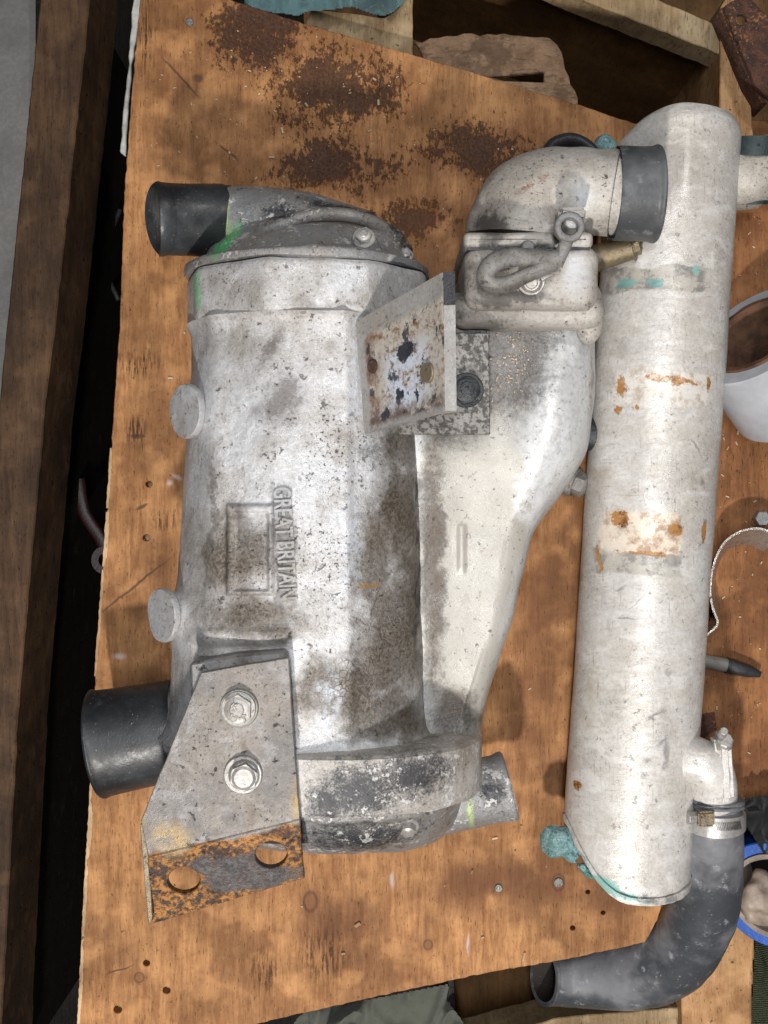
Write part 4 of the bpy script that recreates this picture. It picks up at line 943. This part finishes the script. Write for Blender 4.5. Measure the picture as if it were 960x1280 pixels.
# end lip with black paint
bm = bmesh.new(); D = Vector((.0070, 0, .002))
def bar(a, b, wv, tk):
    r0 = [a, a+wv, a+wv-Vector((0, 0, tk)), a-Vector((0, 0, tk))]; r1 = [b, b+wv, b+wv-Vector((0, 0, tk)), b-Vector((0, 0, tk))]; loft(bm, [r0, r1])
s1 = Vector((0, 0, .002))
bar(C1.lerp(C2, .24)+s1, C2+s1, D, .016); link('edge_lip', bm, M_zinc, ub, 30)
bm = bmesh.new(); bar(C1+s1, C1.lerp(C2, .238)+s1, D, .016); link('edge_lip', bm, M_blackp, ub, 30, 'black painted upper end of the lip')
bm = bmesh.new(); hexbolt(bm, W(583, 488, .142), (0, 0, 1), .0105, .009, .012, .3); lump(bm, .0004, 90); link('bolt', bm, M_blk, ub, 30)
bm = bmesh.new(); c = C0.lerp(C1, .82).lerp(C3.lerp(C2, .82), .68); cyl(bm, c, nn, .0065, .0062, .0022, 24, .0005); link('bolt', bm, M_brass, ub, 30)
bm = bmesh.new(); c = C0.lerp(C1, .16).lerp(C3.lerp(C2, .16), .45); cyl(bm, c, nn, .005, .0048, .0016, 24, .0005); link('bolt', bm, M_rust, ub, 30)

# embossed words on the casing
tc = bpy.data.curves.new('t', 'FONT'); tc.body = 'GREAT BRITAIN'; tc.size = .0155; tc.extrude = .0010; tc.offset = .0001; tc.align_x = 'CENTER'; tc.align_y = 'CENTER'; tc.space_character = .98; tc.bevel_depth = .0003
to = bpy.data.objects.new('t', tc); COL.objects.link(to); bpy.context.view_layer.update()
me = bpy.data.meshes.new_from_object(to.evaluated_get(bpy.context.evaluated_depsgraph_get())); bpy.data.objects.remove(to)
bm = bmesh.new(); bm.from_mesh(me)
xs = [v.co.x for v in bm.verts]; Lt = max(xs)-min(xs); c = W(357, 679, .163); want = 139*PX*.828
rot = Matrix.Rotation(R(-86.5), 4, 'Z')
for v in bm.verts:
    q = rot @ Vector((v.co.x*want/Lt, v.co.y*1.05, 0)); x, y = c.x+q.x, c.y+q.y; hit = body_bvh.ray_cast(Vector((x, y, 1)), Vector((0, 0, -1)))[0]; v.co = Vector((x, y, hit.z+v.co.z+.0006))
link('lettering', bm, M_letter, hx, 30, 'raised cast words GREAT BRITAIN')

# ---------------------------------------------------------------- PAINTED TUBE
tb = T('cooler_tube', 'long off white painted metal tube with rust marks and verdigris at its lower end', 'tube', W(812, 640, 0))
bm = bmesh.new(); rgs = []; N = 160; zc = .054
a0, a1 = W(844, 160, zc), W(780.5, 1100, zc); ax = (a1-a0).normalized(); side = Vector((-ax.y, ax.x, 0)).normalized()
side = side if side.x > 0 else -side
Lz = (a1-a0).length; NSx = 260
def endoff(c): return -.046*max(0, -c)**2.4-.006*max(0, c)**2
for k in range(NSx+1):
    t = k/NSx; r = []; cpt = a0.lerp(a1, t); dist = t*Lz
    rr = .0490
    if dist < .012: rr *= 1-.10*(1-dist/.012)**2
    if Lz-dist < .006: rr *= 1-.05*(1-(Lz-dist)/.006)**2
    for i in range(N):
        th = 2*pi*i/N; c_, s_ = cos(th), sin(th)
        sk = -.010*c_*0
        if t > .8: sk = (t-.8)/.2*endoff(c_)
        if t < .1: sk = (.1-t)/.1*(-.004+.018*max(0, -c_)**2*(1))
        v = cpt+side*(c_*rr)+Vector((0, 0, s_*rr))+ax*sk
        d = mn.fractal(v*14, 1, 2, 3)*.0008
        px, py = proj(v)
        if s_ > -.2:
            d -= .010*math.exp(-((px-800)/30)**2-((py-205)/34)**2)
            d += .003*math.exp(-((px-858)/12)**2-((py-205)/40)**2)
            d -= .0006*bell(px, py, 800, 695, 50, 21, 2)+.0006*bell(px, py, 826, 345, 56, 15, 2)
            d += .0009*math.exp(-((px-840)/3)**2-((py-502)/4)**2)
        r.append(v+(side*c_+Vector((0, 0, s_)))*d)
    rgs.append(r)
loft(bm, rgs); link('shell', bm, M_tube, tb, 50)
# end seam ring of the cap
bm = bmesh.new(); rg = []
for dd, rr in ((-.002, .0486), (-.002, .0497), (.001, .0500), (.0035, .0494), (.0035, .046)):
    rg.append([a1+ax*(dd+endoff(cos(2*pi*i/N)))+side*(cos(2*pi*i/N)*rr)+Vector((0, 0, sin(2*pi*i/N)*rr)) for i in range(N)])
loft(bm, rg); lump(bm, .0007, 120); link('end_seam', bm, M_tube, tb, 50)
bm = bmesh.new(); rg = []
a00 = a0+ax*0
# corroded plug
bm = bmesh.new(); c = W(690, 1052, .060); d = Vector((-.84, .05, .50)).normalized()
cyl(bm, c-d*.034, d, .014, .0100, .022, 32, .002)
cyl(bm, c-d*.013, d, .0105, .0100, .006, 24, .001); cyl(bm, c-d*.006, d, .0122, .0118, .010, 6, .001, twist=.3); bmesh.ops.subdivide_edges(bm, edges=bm.edges, cuts=2, use_grid_fill=True); lump(bm, .0006, 160); link('drain_plug', bm, M_verd, tb, 60, 'plug crusted with turquoise verdigris')
for (x, y, z, a_, sx, sy) in ((714, 1066, .052, -60, .008, .005), (734, 1088, .055, -38, .009, .0025)):
    bm = bmesh.new(); bmesh.ops.create_icosphere(bm, subdivisions=4, radius=1, matrix=Matrix.Translation(W(x, y, z)) @ Matrix.Rotation(R(a_), 4, 'Z') @ Matrix.Diagonal((sx, sy, .008, 1))); lump(bm, .0035, 170); link('corrosion_crust', bm, M_verd, tb, 60)
bm = bmesh.new(); cyl(bm, W(762, 186, .085), (-.7, .5, .4), .0075, .0065, .011, 10, .001); lump(bm, .001, 160); link('fitting', bm, M_verd, tb, 50, 'verdigris fitting near the upper end')
# lower right outlet elbow
bm = bmesh.new(); tube(bm, tpath([(845, 950, .075, 30), (866, 950, .08, 30), (884, 960, .082, 30), (891, 978, .078, 30), (893, 1003, .072, 29)]), 48, lump=.001); link('outlet_elbow', bm, M_tube, tb, 50)
bm = bmesh.new(); rg = tpath([(882, 944, .10, 10), (900, 936, .105, 10)], 1); box(bm, W(902, 958, .088), (.012, .050, .020), .05, .004, 3); lump(bm, .0008, 60); link('lug', bm, M_tube, tb)
bm = bmesh.new(); cyl(bm, W(903, 930, .09), (0, .5, .9), .0075, .006, .010, 8, .001); cyl(bm, W(902, 918, .10), (0, .5, .9), .0035, .003, .008, 12, .0005); link('drain_nipple', bm, M_zinc, tb, 30)
bm = bmesh.new(); tube(bm, tpath([(876, 226, .045, 32), (905, 226, .045, 34), (932, 224, .05, 37), (955, 214, .05, 36), (975, 195, .05, 34)]), 40, lump=.001); link('inlet_elbow', bm, M_elbow, tb, 60)
bm = bmesh.new(); tube(bm, tpath([(944, 190, .058, 28), (945, 182, .06, 28), (946, 170, .062, 27)]), 40, wall=.004, open1=True); link('fitting', bm, m_cast('teal_collar', (.02, .034, .038), 0, .5, rough=.5, dirtc=(.05, .07, .07)), tb, 60, 'dark teal collar at the upper right end')

# ---------------------------------------------------------------- bent hose and its clamp
hs_ = T('bent_hose', 'weathered dark grey rubber hose bending left under the board below the painted tube', 'hose', W(860, 1150, -.09))
hp = [(894, 996, .070, 31), (893, 1010, .068, 34), (892, 1040, .062, 36), (889, 1085, .045, 40), (879, 1135, .02, 44), (855, 1180, -.008, 46), (820, 1207, -.030, 46), (780, 1217, -.045, 43), (740, 1220, -.055, 38), (712, 1221, -.058, 35), (688, 1221, -.055, 34), (680, 1221, -.053, 35)]
bm = bmesh.new(); tube(bm, tpath(hp, 8), 64, wall=.004, depth=.03, open1=True, lump=.0012, bore_mi=1); link('hose_wall', bm, [M_rubh, M_bore], hs_, 50)
bm = bmesh.new()
for dy, r in ((0, 36.5), (5, 36.5)):
    tube(bm, tpath([(893.5, 997+dy, .070, r-1.5), (893.5, 998+dy, .070, r), (893.3, 1000+dy, .070, r), (893.3, 1001+dy, .070, r-1.5)], 1), 56)
link('hose_bead', bm, M_rubh, hs_, 40)
cl = T('hose_clamp', 'worm drive hose clamp tightened round the upper end of the bent grey hose', 'hose clamp', W(893, 1023, .03))
bm = bmesh.new(); tube(bm, tpath([(893, 1014, .068, 36), (893, 1015, .068, 38), (892.6, 1031, .066, 38.5), (892.6, 1032, .066, 36)], 1), 64); link('band', bm, M_zinc, cl, 40)
for k in range(16):
    t = -.2+k*.055; a = pi/2-t
    c = W(893, 1023, .067)+Vector((cos(a)*.0236, 0, sin(a)*.0236)); bm = bmesh.new(); box(bm, (0, 0, 0), (.0007, .006, .0007), 0, 0, xf=Matrix.Translation(c) @ Matrix.Rotation(-(a-pi/2), 4, 'Y') @ Matrix.Rotation(.25, 4, 'Z')); link('thread', bm, M_lens, cl, 0)
bm = bmesh.new(); box(bm, W(882, 1023, .093), (.012, .011, .007), .05, .0015, 3); link('screw_housing', bm, M_brass, cl)
bm = bmesh.new(); cyl(bm, W(868, 1022, .088), (-1, 0, .3), .0045, .0045, .006, 6, .0005); link('screw', bm, M_zinc, cl, 30)

# ---------------------------------------------------------------- white tape roll, pipe clamp, marker, blue roll
tr = T('tape_roll', 'white glossy film roll on a brown cardboard core at the right edge', 'roll', W(955, 470, -.02))
def ringroll(parent, p0, p1, R0, r1, mats, names, n=72):
    p0, p1 = Vector(p0), Vector(p1); d = (p1-p0).normalized(); L = (p1-p0).length; M = frame_to(p0, d)
    def rr(r, z): return [M @ Vector((r*cos(2*pi*i/n), r*sin(2*pi*i/n), z)) for i in range(n)]
    bm = bmesh.new(); loft(bm, [rr(r1, .0), rr(R0-.001, 0), rr(R0, .001), rr(R0, L-.001), rr(R0-.001, L), rr(r1, L), rr(r1, 0)], False, False); link(names[0], bm, mats[0], parent, 40)
    rc = r1-.0004; bm = bmesh.new(); loft(bm, [rr(rc-.004, -.002), rr(rc, -.002), rr(rc, L+.002), rr(rc-.004, L+.002), rr(rc-.004, -.002)], False, False); lump(bm, .0005, 80); link(names[1], bm, mats[1], parent, 40)
c0 = W(950, 432, .066); ringroll(tr, W(994, 492, .02), W(944, 418, .052), .052, .040, (M_white, M_core), ('film', 'cardboard_core'))
pc = T('pipe_clamp', 'bent steel pipe clamp half lying on the side board right of the tube', 'clamp', W(915, 715, -.022))
bm = bmesh.new(); arc = cat([(975, 672), (950, 660), (925, 662), (903, 676), (890, 700), (884, 730), (886, 755), (893, 776), (889, 784), (880, 792)], 8)
for zz in (0,):
    inner = []; outer = []
    for i, p in enumerate(arc):
        q = arc[min(i+1, len(arc)-1)]; q0 = arc[max(i-1, 0)]; t = Vector((q[0]-q0[0], q[1]-q0[1])).normalized(); nrm = Vector((-t.y, t.x))
        outer.append(W(p[0], p[1], .006)); inner.append(W(p[0]-nrm.x*2.6, p[1]-nrm.y*2.6, .006))
    cc = W(948, 728, 0); sh = lambda p: p+(Vector((cc.x, cc.y, 0))-p)*.30
    rg = []
    for a, b in zip(outer, inner):
        a2, b2 = sh(a), sh(b); rg.append([Vector((a2.x, a2.y, -.0215)), Vector((a.x, a.y, .012)), Vector((b.x, b.y, .012)), Vector((b2.x, b2.y, -.0215))])
    loft(bm, rg)
link('strap', bm, M_clamp, pc, 40)
bm = bmesh.new(); box(bm, W(886, 784, -.008), (.011, .004, .020), R(40), .0008, 2); link('ear', bm, M_clamp, pc)
bm = bmesh.new(); cyl(bm, W(950, 648, -.0215), (0, 0, 1), .0065, .0065, .008, 6, .0006); tag(link('nut', bm, M_zinc, None, 30), 'small steel nut lying just above the pipe clamp at the right edge', 'nut')
mk = T('marker_pen', 'marker pen with grey barrel and black cap sticking out from behind the tube', 'pen', W(905, 835, -.022))
bm = bmesh.new(); tube(bm, tpath([(860, 822, -.0155, 8.5), (910, 832, -.0155, 8.5)], 1), 24); link('barrel', bm, simple('pen_barrel', (.24, .23, .21), .4), mk)
bm = bmesh.new(); tube(bm, tpath([(908, 831.6, -.0152, 9.6), (912, 832.5, -.0152, 10), (936, 839, -.0152, 8), (950, 843, -.0155, 4)], 1), 24); link('cap', bm, M_blackp, mk)
bt = T('blue_tape_roll', 'roll of blue tape with dirty brown tape bunched inside at lower right edge', 'tape roll', W(960, 1110, -.06))
ringroll(bt, W(985, 1085, -.05), W(968, 1120, .0), .045, .036, (M_blue, M_tan), ('tape', 'core'))
bm = bmesh.new(); bmesh.ops.create_icosphere(bm, subdivisions=4, radius=1, matrix=Matrix.Translation(W(962, 1128, -.015)) @ Matrix.Diagonal((.026, .022, .012, 1))); lump(bm, .008, 40); lump(bm, .002, 110); link('crumpled_tape', bm, M_tan, bt, 70)
bm = bmesh.new(); prism(bm, rough_line([W(x, y, -.0216) for x, y in ((875, 893), (893, 890), (896, 912), (880, 922), (872, 915))], amp=.001), -.0219, -.0208); tag(link('rust_flake', bm, M_rust, None, 0), 'dark rust flake lying above the tube outlet nipple', 'rust flake')
for (x, y, s) in ((918, 320, 3), (944, 640, 3), (936, 300, 2.5)):
    pass
